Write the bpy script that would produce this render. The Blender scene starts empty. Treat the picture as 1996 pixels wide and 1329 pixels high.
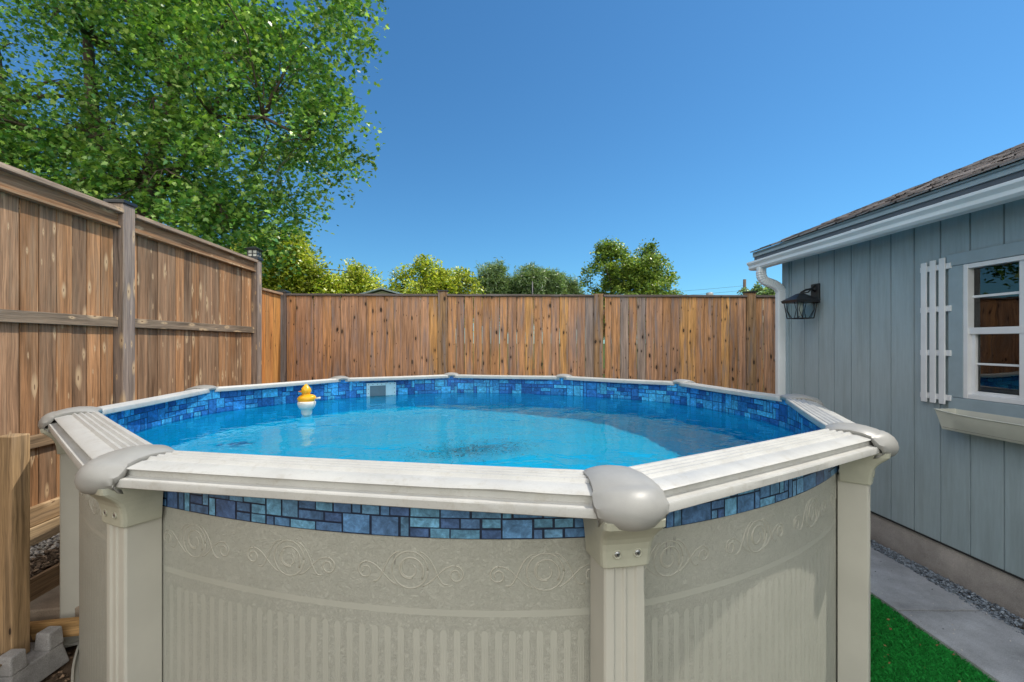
import bpy, math, random
import numpy as np
from mathutils import Vector, Matrix, noise
R = math.radians
random.seed(7)
RNG = np.random.default_rng(7)
sc = bpy.context.scene
C = sc.collection

# ------------------------------------------------------------------ camera, sky, sun, exposure
H = 1.72                                   # camera height above the pool base
cam = bpy.data.cameras.new("camera"); cam_o = bpy.data.objects.new("camera", cam); C.objects.link(cam_o)
cam.sensor_width = 36; cam.lens = 900 / 1996 * 36
cam.shift_y = 2.5 / 1996
cam.clip_start = .05; cam.clip_end = 3000
cam_o.location = (0, 0, H); cam_o.rotation_euler = (R(90), 0, 0)
sc.camera = cam_o

SUN = Vector((.61, .13, 1.0)).normalized()   # towards the sun
w = bpy.data.worlds.new("World"); sc.world = w; w.use_nodes = True
nt = w.node_tree; bg = nt.nodes["Background"]
sky = nt.nodes.new("ShaderNodeTexSky"); sky.sky_type = 'NISHITA'; sky.sun_disc = False
sky.sun_elevation = math.asin(SUN.z); sky.sun_rotation = math.atan2(SUN.x, SUN.y)
sky.air_density = 1.0; sky.dust_density = 0.3; sky.ozone_density = 3.0; sky.altitude = 0
def _n(t): return nt.nodes.new(t)
tint = _n("ShaderNodeMix"); tint.data_type = 'RGBA'; tint.blend_type = 'MULTIPLY'; tint.inputs[0].default_value = 1
nt.links.new(sky.outputs[0], tint.inputs[6]); tint.inputs[7].default_value = (.29, .57, .71, 1)
# bright cloud added to the unseen sky behind the camera, to lift the shade
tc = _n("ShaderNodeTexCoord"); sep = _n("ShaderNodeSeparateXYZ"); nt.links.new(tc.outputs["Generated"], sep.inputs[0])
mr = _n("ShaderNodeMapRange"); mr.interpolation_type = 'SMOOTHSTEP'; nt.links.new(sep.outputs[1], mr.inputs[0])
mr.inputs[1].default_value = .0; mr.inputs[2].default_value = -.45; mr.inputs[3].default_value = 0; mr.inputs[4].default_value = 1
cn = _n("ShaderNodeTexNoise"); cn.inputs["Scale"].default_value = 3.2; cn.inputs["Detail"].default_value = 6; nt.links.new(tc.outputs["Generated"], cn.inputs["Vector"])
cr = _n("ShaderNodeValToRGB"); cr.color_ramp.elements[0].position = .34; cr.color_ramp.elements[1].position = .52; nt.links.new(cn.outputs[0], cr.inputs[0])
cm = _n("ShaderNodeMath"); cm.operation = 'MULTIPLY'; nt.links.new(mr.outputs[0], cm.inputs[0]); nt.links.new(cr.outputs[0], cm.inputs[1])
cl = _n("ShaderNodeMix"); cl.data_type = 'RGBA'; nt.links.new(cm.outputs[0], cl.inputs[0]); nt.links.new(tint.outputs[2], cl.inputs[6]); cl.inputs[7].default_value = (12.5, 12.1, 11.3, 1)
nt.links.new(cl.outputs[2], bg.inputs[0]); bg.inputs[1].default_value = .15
sl = bpy.data.lights.new("sun", 'SUN'); so = bpy.data.objects.new("sun", sl); C.objects.link(so)
sl.energy = 2.6; sl.angle = R(.5); sl.color = (1, .93, .82)
so.rotation_euler = SUN.to_track_quat('Z', 'Y').to_euler(); so.location = (8, 4, 14)
sc.view_settings.view_transform = 'Standard'; sc.view_settings.look = 'None'
sc.view_settings.exposure = .45; sc.view_settings.gamma = 1
sc.render.engine = 'CYCLES'
sc.cycles.use_denoising = True
sc.cycles.max_bounces = 8; sc.cycles.transparent_max_bounces = 8
sc.cycles.caustics_refractive = True; sc.cycles.caustics_reflective = False
sl.cycles.is_caustics_light = True

# ------------------------------------------------------------------ materials
def mat(name, rough=.6, spec=.5):
    m = bpy.data.materials.new(name); m.use_nodes = True
    p = m.node_tree.nodes["Principled BSDF"]
    p.inputs["Roughness"].default_value = rough
    p.inputs["Specular IOR Level"].default_value = spec
    return m, m.node_tree, p
def N(nt, t, **kw):
    n = nt.nodes.new(t)
    for k, v in kw.items():
        if k in n.inputs: n.inputs[k].default_value = v
        else: setattr(n, k, v)
    return n
def L(nt, a, b): nt.links.new(a, b)
def ramp(nt, fac, stops):
    r = nt.nodes.new("ShaderNodeValToRGB"); e = r.color_ramp.elements
    while len(e) < len(stops): e.new(.5)
    for i, (p, c) in enumerate(stops):
        e[i].position = p; e[i].color = (c, c, c, 1) if isinstance(c, (int, float)) else (*c, 1)
    L(nt, fac, r.inputs[0]); return r.outputs[0]
def math_(nt, op, a, b=None, c=None):
    n = nt.nodes.new("ShaderNodeMath"); n.operation = op
    for i, x in enumerate((a, b, c)):
        if x is None: continue
        if isinstance(x, (int, float)): n.inputs[i].default_value = x
        else: L(nt, x, n.inputs[i])
    return n.outputs[0]
def mix(nt, fac, a, b, mode='MIX'):
    n = nt.nodes.new("ShaderNodeMix"); n.data_type = 'RGBA'; n.blend_type = mode
    for s, x in ((n.inputs[0], fac), (n.inputs[6], a), (n.inputs[7], b)):
        if isinstance(x, (int, float)): s.default_value = x
        elif isinstance(x, tuple): s.default_value = (*x, 1)
        else: L(nt, x, s)
    return n.outputs[2]
def noise_(nt, vec, scale, detail=4, rough=.55, dist=0):
    n = N(nt, "ShaderNodeTexNoise", Scale=scale, Detail=detail, Roughness=rough, Distortion=dist)
    if vec is not None: L(nt, vec, n.inputs["Vector"])
    return n.outputs[0]
def mapv(nt, vec, sx, sy, sz=1):
    n = nt.nodes.new("ShaderNodeMapping"); n.inputs["Scale"].default_value = (sx, sy, sz); L(nt, vec, n.inputs[0]); return n.outputs[0]
def bump(nt, p, h, strength, dist=.01):
    b = N(nt, "ShaderNodeBump", Strength=strength, Distance=dist); L(nt, h, b.inputs["Height"]); L(nt, b.outputs[0], p.inputs["Normal"]); return b

def simple(name, col, rough=.5, spec=.5, var=.12, scale=6, bmp=0, bscale=80, metal=0):
    m, nt, p = mat(name, rough, spec)
    g = N(nt, "ShaderNodeNewGeometry")
    n = noise_(nt, g.outputs["Position"], scale, 6)
    c1 = tuple(x * (1 - var) for x in col); c2 = tuple(min(1, x * (1 + var)) for x in col)
    L(nt, ramp(nt, n, [(.3, c1), (.7, c2)]), p.inputs["Base Color"])
    p.inputs["Metallic"].default_value = metal
    if bmp: bump(nt, p, noise_(nt, g.outputs["Position"], bscale, 5), bmp, .004)
    return m

def wood(name, knot_dark=True, knots=1.0, rough=.75, grey=.5, greytone=(.30, .27, .24)):
    """tint attribute per board, UV = (along the grain, across) in metres"""
    m, nt, p = mat(name, rough, .25)
    uv = N(nt, "ShaderNodeUVMap"); uv.uv_map = "UVMap"
    at = N(nt, "ShaderNodeAttribute"); at.attribute_name = "tint"
    u = uv.outputs[0]
    warp = noise_(nt, mapv(nt, u, 2.2, 9), 1, 3)
    wv = nt.nodes.new("ShaderNodeVectorMath"); wv.operation = 'MULTIPLY_ADD'
    cmb = N(nt, "ShaderNodeCombineXYZ"); L(nt, warp, cmb.inputs[1])
    L(nt, cmb.outputs[0], wv.inputs[0]); wv.inputs[1].default_value = (0, .05, 0); L(nt, u, wv.inputs[2])
    grain = noise_(nt, mapv(nt, wv.outputs[0], 2.5, 110), 1, 5, .65)
    coarse = noise_(nt, mapv(nt, wv.outputs[0], 1.3, 26), 1, 4, .6)
    blot = noise_(nt, mapv(nt, u, 1.1, 14), 1, 5, .65)
    col = mix(nt, 1, at.outputs[0], ramp(nt, grain, [(.30, .50), (.52, 1.0), (.75, 1.25)]), 'MULTIPLY')
    col = mix(nt, 1, col, ramp(nt, coarse, [(.28, .45), (.5, 1.0), (.70, 1.45)]), 'MULTIPLY')
    greyc = mix(nt, 1, greytone, ramp(nt, grain, [(.3, .6), (.7, 1.1)]), 'MULTIPLY')
    col = mix(nt, math_(nt, 'MULTIPLY', ramp(nt, blot, [(.48, 0.), (.68, 1.)]), grey), col, greyc)
    # knots
    v = N(nt, "ShaderNodeTexVoronoi", Scale=1.0, Randomness=1.0); v.voronoi_dimensions = '2D'
    L(nt, mapv(nt, wv.outputs[0], 5.6 if knot_dark else 4.2, 14), v.inputs["Vector"])
    d = v.outputs["Distance"]
    sel = N(nt, "ShaderNodeSeparateColor"); L(nt, v.outputs["Color"], sel.inputs[0])
    on = math_(nt, 'LESS_THAN', sel.outputs[0], .42 * knots)
    rad = math_(nt, 'MULTIPLY_ADD', math_(nt, 'POWER', sel.outputs[1], 2.5), .17, .045)
    core = math_(nt, 'MULTIPLY', on, math_(nt, 'LESS_THAN', d, rad))
    halo = math_(nt, 'MULTIPLY', on, ramp(nt, math_(nt, 'DIVIDE', d, math_(nt, 'MULTIPLY', rad, 2.6)), [(.4, 1.), (1., 0.)]))
    if knot_dark:
        col = mix(nt, math_(nt, 'MULTIPLY', halo, .45), col, (.10, .055, .03))
        col = mix(nt, math_(nt, 'MULTIPLY', core, .9), col, (.022, .016, .012))
    else:
        col = mix(nt, math_(nt, 'MULTIPLY', halo, .75), col, (.62, .44, .26))
        rad2 = math_(nt, 'MULTIPLY', rad, .45)
        core2 = math_(nt, 'MULTIPLY', on, math_(nt, 'LESS_THAN', d, rad2))
        col = mix(nt, math_(nt, 'MULTIPLY', core2, .75), col, (.12, .06, .03))
    # fine cracks
    cr = noise_(nt, mapv(nt, wv.outputs[0], 1.1, 60), 1, 2, .5)
    crk = ramp(nt, cr, [(.49, 0.), (.5, 1.), (.51, 0.)])
    col = mix(nt, math_(nt, 'MULTIPLY', crk, .35), col, (.05, .035, .025))
    L(nt, col, p.inputs["Base Color"])
    bump(nt, p, math_(nt, 'SUBTRACT', grain, math_(nt, 'MULTIPLY', core, .5)), .35, .003)
    return m

M = {}
M['fence_l'] = wood("weathered_cedar", False, .9, grey=.5, greytone=(.40, .29, .19))
M['fence_r'] = wood("reddish_cedar", True, .8, grey=.8, greytone=(.27, .245, .25))
M['post_new'] = wood("treated_pine", True, .35, grey=.12)

def rail_mat():
    m, nt, p = mat("cream_resin_rail", .42, .45)
    g = N(nt, "ShaderNodeNewGeometry")
    n = noise_(nt, g.outputs["Position"], 5, 6, .6); n2 = noise_(nt, g.outputs["Position"], 160, 4, .7)
    c = mix(nt, 1, ramp(nt, n, [(.3, (.46, .455, .43)), (.7, (.54, .535, .505))]), ramp(nt, n2, [(.25, .80), (.42, 1.)]), 'MULTIPLY')
    n3 = noise_(nt, g.outputs["Position"], 22, 6, .75)
    c = mix(nt, ramp(nt, n3, [(.52, 0.), (.74, .55)]), c, (.36, .33, .27))
    L(nt, c, p.inputs["Base Color"]); bump(nt, p, n2, .08, .001)
    L(nt, ramp(nt, n, [(.3, .36), (.7, .5)]), p.inputs["Roughness"])
    return m
M['rail'] = rail_mat()
M['cap'] = simple("taupe_resin_cap", (.315, .31, .29), .42, .5, .07, 14, .08, 300)
M['bracket'] = simple("sage_resin_bracket", (.42, .42, .335), .42, .45, .08, 14, .06, 200)
M['upright'] = simple("beige_steel_upright", (.50, .49, .43), .38, .45, .06, 4, .03, 120)
M['screw'] = simple("zinc_screw", (.45, .46, .48), .3, .5, .1, 80, metal=.9)
M['dark'] = simple("dark_recess", (.02, .02, .02), .8)

def wall_mat():
    m, nt, p = mat("embossed_wall", .5, .4)
    uv = N(nt, "ShaderNodeUVMap"); uv.uv_map = "UVMap"
    s = N(nt, "ShaderNodeSeparateXYZ"); L(nt, uv.outputs[0], s.inputs[0])
    u, v = s.outputs[0], s.outputs[1]
    rn = noise_(nt, uv.outputs[0], 60, 4, .62, 1.8)
    rough_n = ramp(nt, rn, [(.36, 0.), (.46, .75), (.50, .35), (.56, 1.), (.66, .45)])
    fine = noise_(nt, uv.outputs[0], 420, 2, .5)
    # ribs: capsules below z = .85
    fr = math_(nt, 'FRACT', math_(nt, 'DIVIDE', u, .0415))
    off = math_(nt, 'ABSOLUTE', math_(nt, 'SUBTRACT', fr, .5))           # 0..0.5
    top = math_(nt, 'MULTIPLY', math_(nt, 'POWER', math_(nt, 'MULTIPLY', off, 4.2), 4.0), .010)
    below = math_(nt, 'LESS_THAN', math_(nt, 'ADD', v, top), .853)
    rib = math_(nt, 'MULTIPLY', math_(nt, 'LESS_THAN', off, .24), below)
    # band line
    bd = math_(nt, 'ABSOLUTE', math_(nt, 'SUBTRACT', v, .905))
    band = math_(nt, 'LESS_THAN', bd, .010)
    flat = math_(nt, 'MAXIMUM', rib, band)
    # dense fine pinstripes in the rib zone
    pin = math_(nt, 'SINE', math_(nt, 'MULTIPLY', u, 2 * math.pi / .0072))
    pinm = math_(nt, 'MULTIPLY', math_(nt, 'LESS_THAN', v, .80), .12)
    h = math_(nt, 'MULTIPLY', rough_n, math_(nt, 'SUBTRACT', 1, math_(nt, 'MULTIPLY', flat, .93)))
    h = math_(nt, 'ADD', h, math_(nt, 'MULTIPLY', flat, .56))
    rough_c = math_(nt, 'ADD', math_(nt, 'MULTIPLY', rough_n, math_(nt, 'SUBTRACT', 1, flat)), math_(nt, 'MULTIPLY', flat, .20))
    h = math_(nt, 'ADD', h, math_(nt, 'MULTIPLY', pin, pinm))
    bump(nt, p, h, .68, .0034)
    g = N(nt, "ShaderNodeNewGeometry")
    st = noise_(nt, g.outputs["Position"], 2.0, 5, .6)
    c = ramp(nt, st, [(.3, (.395, .40, .345)), (.7, (.465, .465, .405))])
    c = mix(nt, 1, c, ramp(nt, rough_c, [(.0, .90), (1., 1.12)]), 'MULTIPLY')
    c = mix(nt, math_(nt, 'LESS_THAN', v, .0005), c, (.405, .395, .335))
    # scuffs near the top of the wall
    sn = noise_(nt, mapv(nt, uv.outputs[0], 60, 9), 1, 2, .5)
    area = noise_(nt, uv.outputs[0], 4.5, 2)
    sc_ = math_(nt, 'MULTIPLY', ramp(nt, sn, [(.66, 0.), (.70, 1.)]), ramp(nt, area, [(.53, 0.), (.58, 1.)]))
    sc_ = math_(nt, 'MULTIPLY', sc_, math_(nt, 'GREATER_THAN', v, 1.04))
    c = mix(nt, math_(nt, 'MULTIPLY', sc_, .7), c, (.12, .11, .10))
    L(nt, c, p.inputs["Base Color"])
    return m
M['wall'] = wall_mat()

def tile_mat():
    m, nt, p = mat("printed_vinyl_stone", .35, .4)
    at = N(nt, "ShaderNodeAttribute"); at.attribute_name = "tint"
    uv = N(nt, "ShaderNodeUVMap"); uv.uv_map = "UVMap"
    n = noise_(nt, uv.outputs[0], 38, 8, .75, .6)
    n2 = noise_(nt, uv.outputs[0], 12, 4, .6, 1.5)
    c = mix(nt, 1, at.outputs[0], ramp(nt, n, [(.30, .45), (.5, .95), (.72, 1.7)]), 'MULTIPLY')
    c = mix(nt, 1, c, ramp(nt, n2, [(.32, .72), (.68, 1.3)]), 'MULTIPLY')
    L(nt, c, p.inputs["Base Color"])
    return m
M['tile'] = tile_mat()
def liner_mat():
    m, nt, p = mat("blue_vinyl_liner", .45, .3)
    g = N(nt, "ShaderNodeNewGeometry")
    n = noise_(nt, g.outputs["Position"], 2.2, 5, .6); n2 = noise_(nt, g.outputs["Position"], 30, 5, .7)
    c = ramp(nt, n, [(.3, (.006, .52, .84)), (.7, (.010, .60, .88))])
    c = mix(nt, 1, c, ramp(nt, n2, [(.3, .90), (.7, 1.08)]), 'MULTIPLY')
    L(nt, c, p.inputs["Base Color"])
    return m
M['liner'] = liner_mat()

def water_mat():
    m = bpy.data.materials.new("pool_water"); m.use_nodes = True; nt = m.node_tree
    nt.nodes.remove(nt.nodes["Principled BSDF"]); out = nt.nodes["Material Output"]
    g = N(nt, "ShaderNodeNewGeometry")
    n1 = noise_(nt, mapv(nt, g.outputs["Position"], 1, 1.0), 2.6, 3, .5, .5)
    n2 = noise_(nt, g.outputs["Position"], 11, 2, .5, .8)
    h = math_(nt, 'ADD', n1, math_(nt, 'MULTIPLY', n2, .10))
    b = N(nt, "ShaderNodeBump", Strength=.62, Distance=.022); L(nt, h, b.inputs["Height"])
    rf = N(nt, "ShaderNodeBsdfRefraction", Roughness=0, IOR=1.333); rf.inputs["Color"].default_value = (.22, .97, 1, 1)
    gl = N(nt, "ShaderNodeBsdfGlossy", Roughness=.0); gl.inputs["Color"].default_value = (.58, .84, .93, 1)
    L(nt, b.outputs[0], rf.inputs["Normal"]); L(nt, b.outputs[0], gl.inputs["Normal"])
    fr = N(nt, "ShaderNodeFresnel", IOR=1.333); L(nt, b.outputs[0], fr.inputs["Normal"])
    mx = nt.nodes.new("ShaderNodeMixShader"); L(nt, fr.outputs[0], mx.inputs[0]); L(nt, rf.outputs[0], mx.inputs[1]); L(nt, gl.outputs[0], mx.inputs[2])
    L(nt, mx.outputs[0], out.inputs[0])
    return m
M['water'] = water_mat()

def paint_wall():
    m, nt, p = mat("blue_grey_siding_paint", .55, .35)
    g = N(nt, "ShaderNodeNewGeometry")
    n = noise_(nt, g.outputs["Position"], 1.4, 5, .6)
    v = mapv(nt, g.outputs["Position"], 60, 60, 5)
    n2 = noise_(nt, v, 1, 5, .7)
    n3 = noise_(nt, g.outputs["Position"], 25, 6, .7)
    c = ramp(nt, n, [(.3, (.335, .415, .445)), (.7, (.38, .46, .485))])
    c = mix(nt, 1, c, ramp(nt, n2, [(.3, .90), (.7, 1.07)]), 'MULTIPLY')
    c = mix(nt, ramp(nt, n3, [(.68, 0.), (.74, .45)]), c, (.50, .50, .47))
    streak = noise_(nt, mapv(nt, g.outputs["Position"], 9, 9, .8), 1, 4, .6)
    c = mix(nt, ramp(nt, streak, [(.52, 0.), (.72, .35)]), c, (.20, .23, .22))
    L(nt, c, p.inputs["Base Color"]); bump(nt, p, math_(nt, 'ADD', n2, math_(nt, 'MULTIPLY', n3, .5)), .3, .003)
    return m
M['siding'] = paint_wall()
M['trim'] = simple("grey_trim_paint", (.30, .38, .42), .5, .4, .06, 12, .15, 90)
M['groove'] = simple("groove_paint", (.24, .30, .33), .7)
M['white'] = simple("white_paint", (.74, .75, .76), .35, .45, .05, 9, .05, 60)
M['gutter'] = simple("white_enamel", (.72, .75, .76), .32, .45, .05, 3, .04, 40)
M['black'] = simple("black_metal", (.016, .017, .02), .38, .5, .3, 30, .1, 120)
M['planter'] = simple("cream_plastic", (.62, .62, .53), .4, .45, .06, 8, .05, 60)
M['duck'] = simple("yellow_plastic", (.85, .42, .01), .28, .5, .06, 20)
M['duckbill'] = simple("orange_plastic", (.75, .16, .01), .3)
M['plastic'] = simple("white_plastic", (.75, .72, .64), .35, .5, .05, 20)
M['skim'] = simple("pale_blue_plastic", (.42, .62, .70), .35, .5, .05, 10)
M['skimdark'] = simple("grey_flap", (.10, .16, .20), .5, .4, .1, 10)

def concrete(name, col, sc1=3):
    m, nt, p = mat(name, .85, .2)
    g = N(nt, "ShaderNodeNewGeometry")
    n = noise_(nt, g.outputs["Position"], sc1, 7, .65); n2 = noise_(nt, g.outputs["Position"], 240, 4, .7); n3 = noise_(nt, g.outputs["Position"], 34, 5, .7)
    c = ramp(nt, n, [(.30, tuple(x * .60 for x in col)), (.68, tuple(x * 1.2 for x in col))])
    c = mix(nt, 1, c, ramp(nt, n2, [(.3, .70), (.7, 1.25)]), 'MULTIPLY')
    c = mix(nt, ramp(nt, n3, [(.60, 0.), (.72, .45)]), c, tuple(x * .45 for x in col))
    L(nt, c, p.inputs["Base Color"]); bump(nt, p, math_(nt, 'ADD', n2, n3), .6, .004)
    return m
M['concrete'] = concrete("path_concrete", (.50, .51, .53))
M['foundation'] = concrete("foundation_concrete", (.46, .42, .39), 2)
M['block'] = concrete("pier_concrete", (.36, .35, .34), 6)
M['paver'] = concrete("sandstone_paver", (.36, .29, .22), 5)
M['dirt'] = concrete("dirt", (.13, .09, .06), 4)

def attr_mat(name, rough=.6, spec=.3, transl=0.0, nscale=0):
    m, nt, p = mat(name, rough, spec)
    at = N(nt, "ShaderNodeAttribute"); at.attribute_name = "tint"
    c = at.outputs[0]
    if nscale:
        g = N(nt, "ShaderNodeNewGeometry")
        c = mix(nt, 1, c, ramp(nt, noise_(nt, g.outputs["Position"], nscale, 5, .7), [(.3, .6), (.7, 1.35)]), 'MULTIPLY')
    L(nt, c, p.inputs["Base Color"])
    if transl:
        tr = nt.nodes.new("ShaderNodeBsdfTranslucent"); L(nt, mix(nt, 1, c, (1.3, 1.35, .5), 'MULTIPLY'), tr.inputs[0])
        mx = nt.nodes.new("ShaderNodeMixShader"); mx.inputs[0].default_value = transl
        L(nt, p.outputs[0], mx.inputs[1]); L(nt, tr.outputs[0], mx.inputs[2]); L(nt, mx.outputs[0], nt.nodes["Material Output"].inputs[0])
    return m
M['leaf'] = attr_mat("leaf", .33, .6, .30)
M['gravel'] = attr_mat("gravel", .8, .2, 0, 90)
M['turf'] = attr_mat("turf", .5, .35, .2)
M['shingle'] = attr_mat("asphalt_shingle", .9, .15, 0, 130)
M['bark'] = concrete("bark", (.13, .10, .075), 9)
M['lawn'] = simple("lawn", (.05, .10, .02), .9, .1, .4, 3, .5, 60)
M['shed'] = simple("tan_siding", (.30, .30, .20), .7)
M['glass_lamp'] = None
def glass(ior=1.9):
    m = bpy.data.materials.new("window_glass"); m.use_nodes = True; nt = m.node_tree
    nt.nodes.remove(nt.nodes["Principled BSDF"]); out = nt.nodes["Material Output"]
    tr = nt.nodes.new("ShaderNodeBsdfTransparent"); tr.inputs[0].default_value = (.85, .9, .9, 1)
    gl = N(nt, "ShaderNodeBsdfGlossy", Roughness=.0)
    g = N(nt, "ShaderNodeNewGeometry")
    b = N(nt, "ShaderNodeBump", Strength=.1, Distance=.01); L(nt, noise_(nt, g.outputs["Position"], 3, 2), b.inputs["Height"]); L(nt, b.outputs[0], gl.inputs["Normal"])
    fr = N(nt, "ShaderNodeFresnel", IOR=ior)
    mx = nt.nodes.new("ShaderNodeMixShader"); L(nt, fr.outputs[0], mx.inputs[0]); L(nt, tr.outputs[0], mx.inputs[1]); L(nt, gl.outputs[0], mx.inputs[2])
    L(nt, mx.outputs[0], out.inputs[0]); return m
M['glass'] = glass(); M['clear'] = glass(1.12)
M['lampglass'] = simple("frosted_lamp_pane", (.55, .56, .50), .25, .5)
M['interior'] = simple("dim_interior", (.34, .33, .33), .8, .2, .2, 3)
M['curtain'] = simple("net_curtain", (.45, .44, .42), .8, .2, .1, 20)

# ------------------------------------------------------------------ mesh builder
class MB:
    def __init__(s): s.v = []; s.f = []; s.t = []; s.uv = []; s.m = []; s.sm = []
    def face(s, pts, uvs=None, tint=(1, 1, 1), m=0, smooth=False):
        b = len(s.v); s.v += [tuple(p) for p in pts]; s.f.append(tuple(range(b, b + len(pts))))
        s.uv.append(uvs or [(0, 0)] * len(pts)); s.t.append(tint); s.m.append(m); s.sm.append(smooth)
    def mesh(s, verts, faces, tint=(1, 1, 1), m=0, smooth=False, uvs=None):
        b = len(s.v); s.v += [tuple(p) for p in verts]
        for f in faces:
            s.f.append(tuple(b + i for i in f)); s.uv.append([uvs[i] for i in f] if uvs else [(0, 0)] * len(f))
            s.t.append(tint); s.m.append(m); s.sm.append(smooth)
    def box(s, c, size, rot=None, grain=2, tint=(1, 1, 1), m=0):
        hx, hy, hz = (k / 2 for k in size); off = (random.random() * 50, random.random() * 50)
        cs = [(x, y, z) for x in (-hx, hx) for y in (-hy, hy) for z in (-hz, hz)]
        F = [(0, 1, 3, 2), (4, 6, 7, 5), (0, 4, 5, 1), (2, 3, 7, 6), (0, 2, 6, 4), (1, 5, 7, 3)]
        b = len(s.v); c = Vector(c)
        for p in cs:
            q = Vector(p); q = (rot @ q if rot else q) + c; s.v.append(tuple(q))
        for f in F:
            s.f.append(tuple(b + i for i in f)); us = []
            for i in f:
                p = cs[i]; o = [p[k] for k in range(3) if k != grain]
                us.append((p[grain] + off[0], o[0] + o[1] + off[1]))
            s.uv.append(us); s.t.append(tint); s.m.append(m); s.sm.append(False)
    def loft(s, rings, closed=True, caps=True, tint=(1, 1, 1), m=0, smooth=True):
        n = len(rings[0]); vs = [p for r in rings for p in r]; fs = []
        for i in range(len(rings) - 1):
            for j in range(n if closed else n - 1):
                k = (j + 1) % n; fs.append((i * n + j, i * n + k, (i + 1) * n + k, (i + 1) * n + j))
        if caps: fs.append(tuple(range(n - 1, -1, -1))); fs.append(tuple((len(rings) - 1) * n + j for j in range(n)))
        s.mesh(vs, fs, tint, m, smooth)
    def tube(s, pts, r, n=6, tint=(1, 1, 1), m=0, caps=True, flat=1.0):
        pts = [Vector(p) for p in pts]; rings = []; ref = None
        for i, p in enumerate(pts):
            d = (pts[min(i + 1, len(pts) - 1)] - pts[max(i - 1, 0)]).normalized()
            if ref is None: ref = d.orthogonal().normalized()
            ref = (ref - d * ref.dot(d)).normalized(); b = d.cross(ref)
            rr = r[i] if isinstance(r, (list, tuple)) else r
            rings.append([tuple(p + (ref * math.cos(a) + b * math.sin(a) * flat) * rr) for a in (2 * math.pi * k / n for k in range(n))])
        s.loft(rings, True, caps, tint, m, True)
    def lathe(s, prof, c=(0, 0, 0), n=24, tint=(1, 1, 1), m=0, sx=1, sy=1):
        s.loft([[(c[0] + r * sx * math.cos(2 * math.pi * k / n), c[1] + r * sy * math.sin(2 * math.pi * k / n), c[2] + z) for k in range(n)] for r, z in prof], True, True, tint, m, True)
    def build(s, name, mats, parent=None, bevel=0, base=None, auto=None):
        me = bpy.data.meshes.new(name)
        v = s.v
        if base is not None: v = [(x - base[0], y - base[1], z - base[2]) for x, y, z in v]
        me.from_pydata(v, [], s.f)
        uvl = me.uv_layers.new(name="UVMap")
        uvl.data.foreach_set("uv", np.array([c for f in s.uv for u in f for c in u], dtype=np.float32))
        a = me.color_attributes.new("tint", 'FLOAT_COLOR', 'CORNER')
        a.data.foreach_set("color", np.array([c for f, t in zip(s.f, s.t) for _ in f for c in (*t, 1)], dtype=np.float32))
        if not isinstance(mats, (list, tuple)): mats = [mats]
        for x in mats: me.materials.append(x)
        me.polygons.foreach_set("material_index", s.m); me.polygons.foreach_set("use_smooth", s.sm)
        me.update()
        o = bpy.data.objects.new(name, me); C.objects.link(o)
        if parent is not None: o.parent = parent
        if bevel:
            b = o.modifiers.new("bevel", 'BEVEL'); b.width = bevel; b.segments = 2; b.limit_method = 'ANGLE'; b.angle_limit = R(40)
        if auto:
            for pl in me.polygons: pl.use_smooth = True
            me.set_sharp_from_angle(angle=R(auto))
        return o

def tag(o, label=None, cat=None, group=None, kind=None):
    if label: o['label'] = label
    if cat: o['category'] = cat
    if group: o['group'] = group
    if kind: o['kind'] = kind
    return o
class Thing:
    """an Empty at the thing's base that parents its parts (parts are built in world coordinates)"""
    def __init__(s, name, base, label, cat, group=None):
        s.e = bpy.data.objects.new(name, None); C.objects.link(s.e); s.e.location = base; s.base = Vector(base)
        s.e.empty_display_size = .2; tag(s.e, label, cat, group)
    def part(s, mb, name, mats, bevel=0, auto=None, parent=None): return mb.build(name, mats, parent or s.e, bevel, s.base, auto)
def copy_part(o, parent, mw):
    c = o.copy(); C.objects.link(c); c.parent = parent; c.matrix_local = mw; return c
def blob(c, r, seg=20, ring=12):
    vs = []; fs = []
    for i in range(ring + 1):
        th = math.pi * i / ring
        for j in range(seg):
            a = 2 * math.pi * j / seg; vs.append((c[0] + r[0] * math.sin(th) * math.cos(a), c[1] + r[1] * math.sin(th) * math.sin(a), c[2] + r[2] * math.cos(th)))
    for i in range(ring):
        for j in range(seg):
            k = (j + 1) % seg; fs.append((i * seg + j, (i + 1) * seg + j, (i + 1) * seg + k, i * seg + k))
    return vs, fs

# ------------------------------------------------------------------ ground
def ground_z(x, y):
    # raised planting strip along the left fence
    fx = -2.96 - .0856 * y
    d = x - fx
    t = min(1, max(0, (.38 - d) / .06)); t2 = min(1, max(0, (.80 - d) / .05))
    z = .16 * t2 + .17 * t
    if math.hypot(x + .31, y - 3.51) < 2.50: z = -.02
    return z * (1 if x < 0 else 0)
mb = MB()
S = 600
xs = [-S, -80, -20, -8, -5] + [-4.4 + .06 * i for i in range(50)] + [-1.2, 0, 2, 2.41, 5, 10, 40, S]
ys = [-S, -60, -10, -3, 0] + [.4 + .1 * i for i in range(70)] + [8, 12, 25, 60, 200, S]
vs = [(x, y, ground_z(x, y) - (.0 if abs(x) < 20 else 0.02) + (random.uniform(-.012, .012) if abs(x) < 5 and 0 < y < 7 else 0)) for y in ys for x in xs]
nx = len(xs); fs = [(j * nx + i, j * nx + i + 1, (j + 1) * nx + i + 1, (j + 1) * nx + i) for j in range(len(ys) - 1) for i in range(nx - 1)]
mb.mesh(vs, fs, smooth=True)
g = mb.build("ground", [M['dirt'], M['lawn']])
for pl in g.data.polygons:
    c = pl.center
    if c.y > 7.6 or abs(c.x) > 8 or c.y < -3: pl.material_index = 1
tag(g, "bare brown dirt around the pool with lawn beyond the fences", kind='structure')

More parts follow.
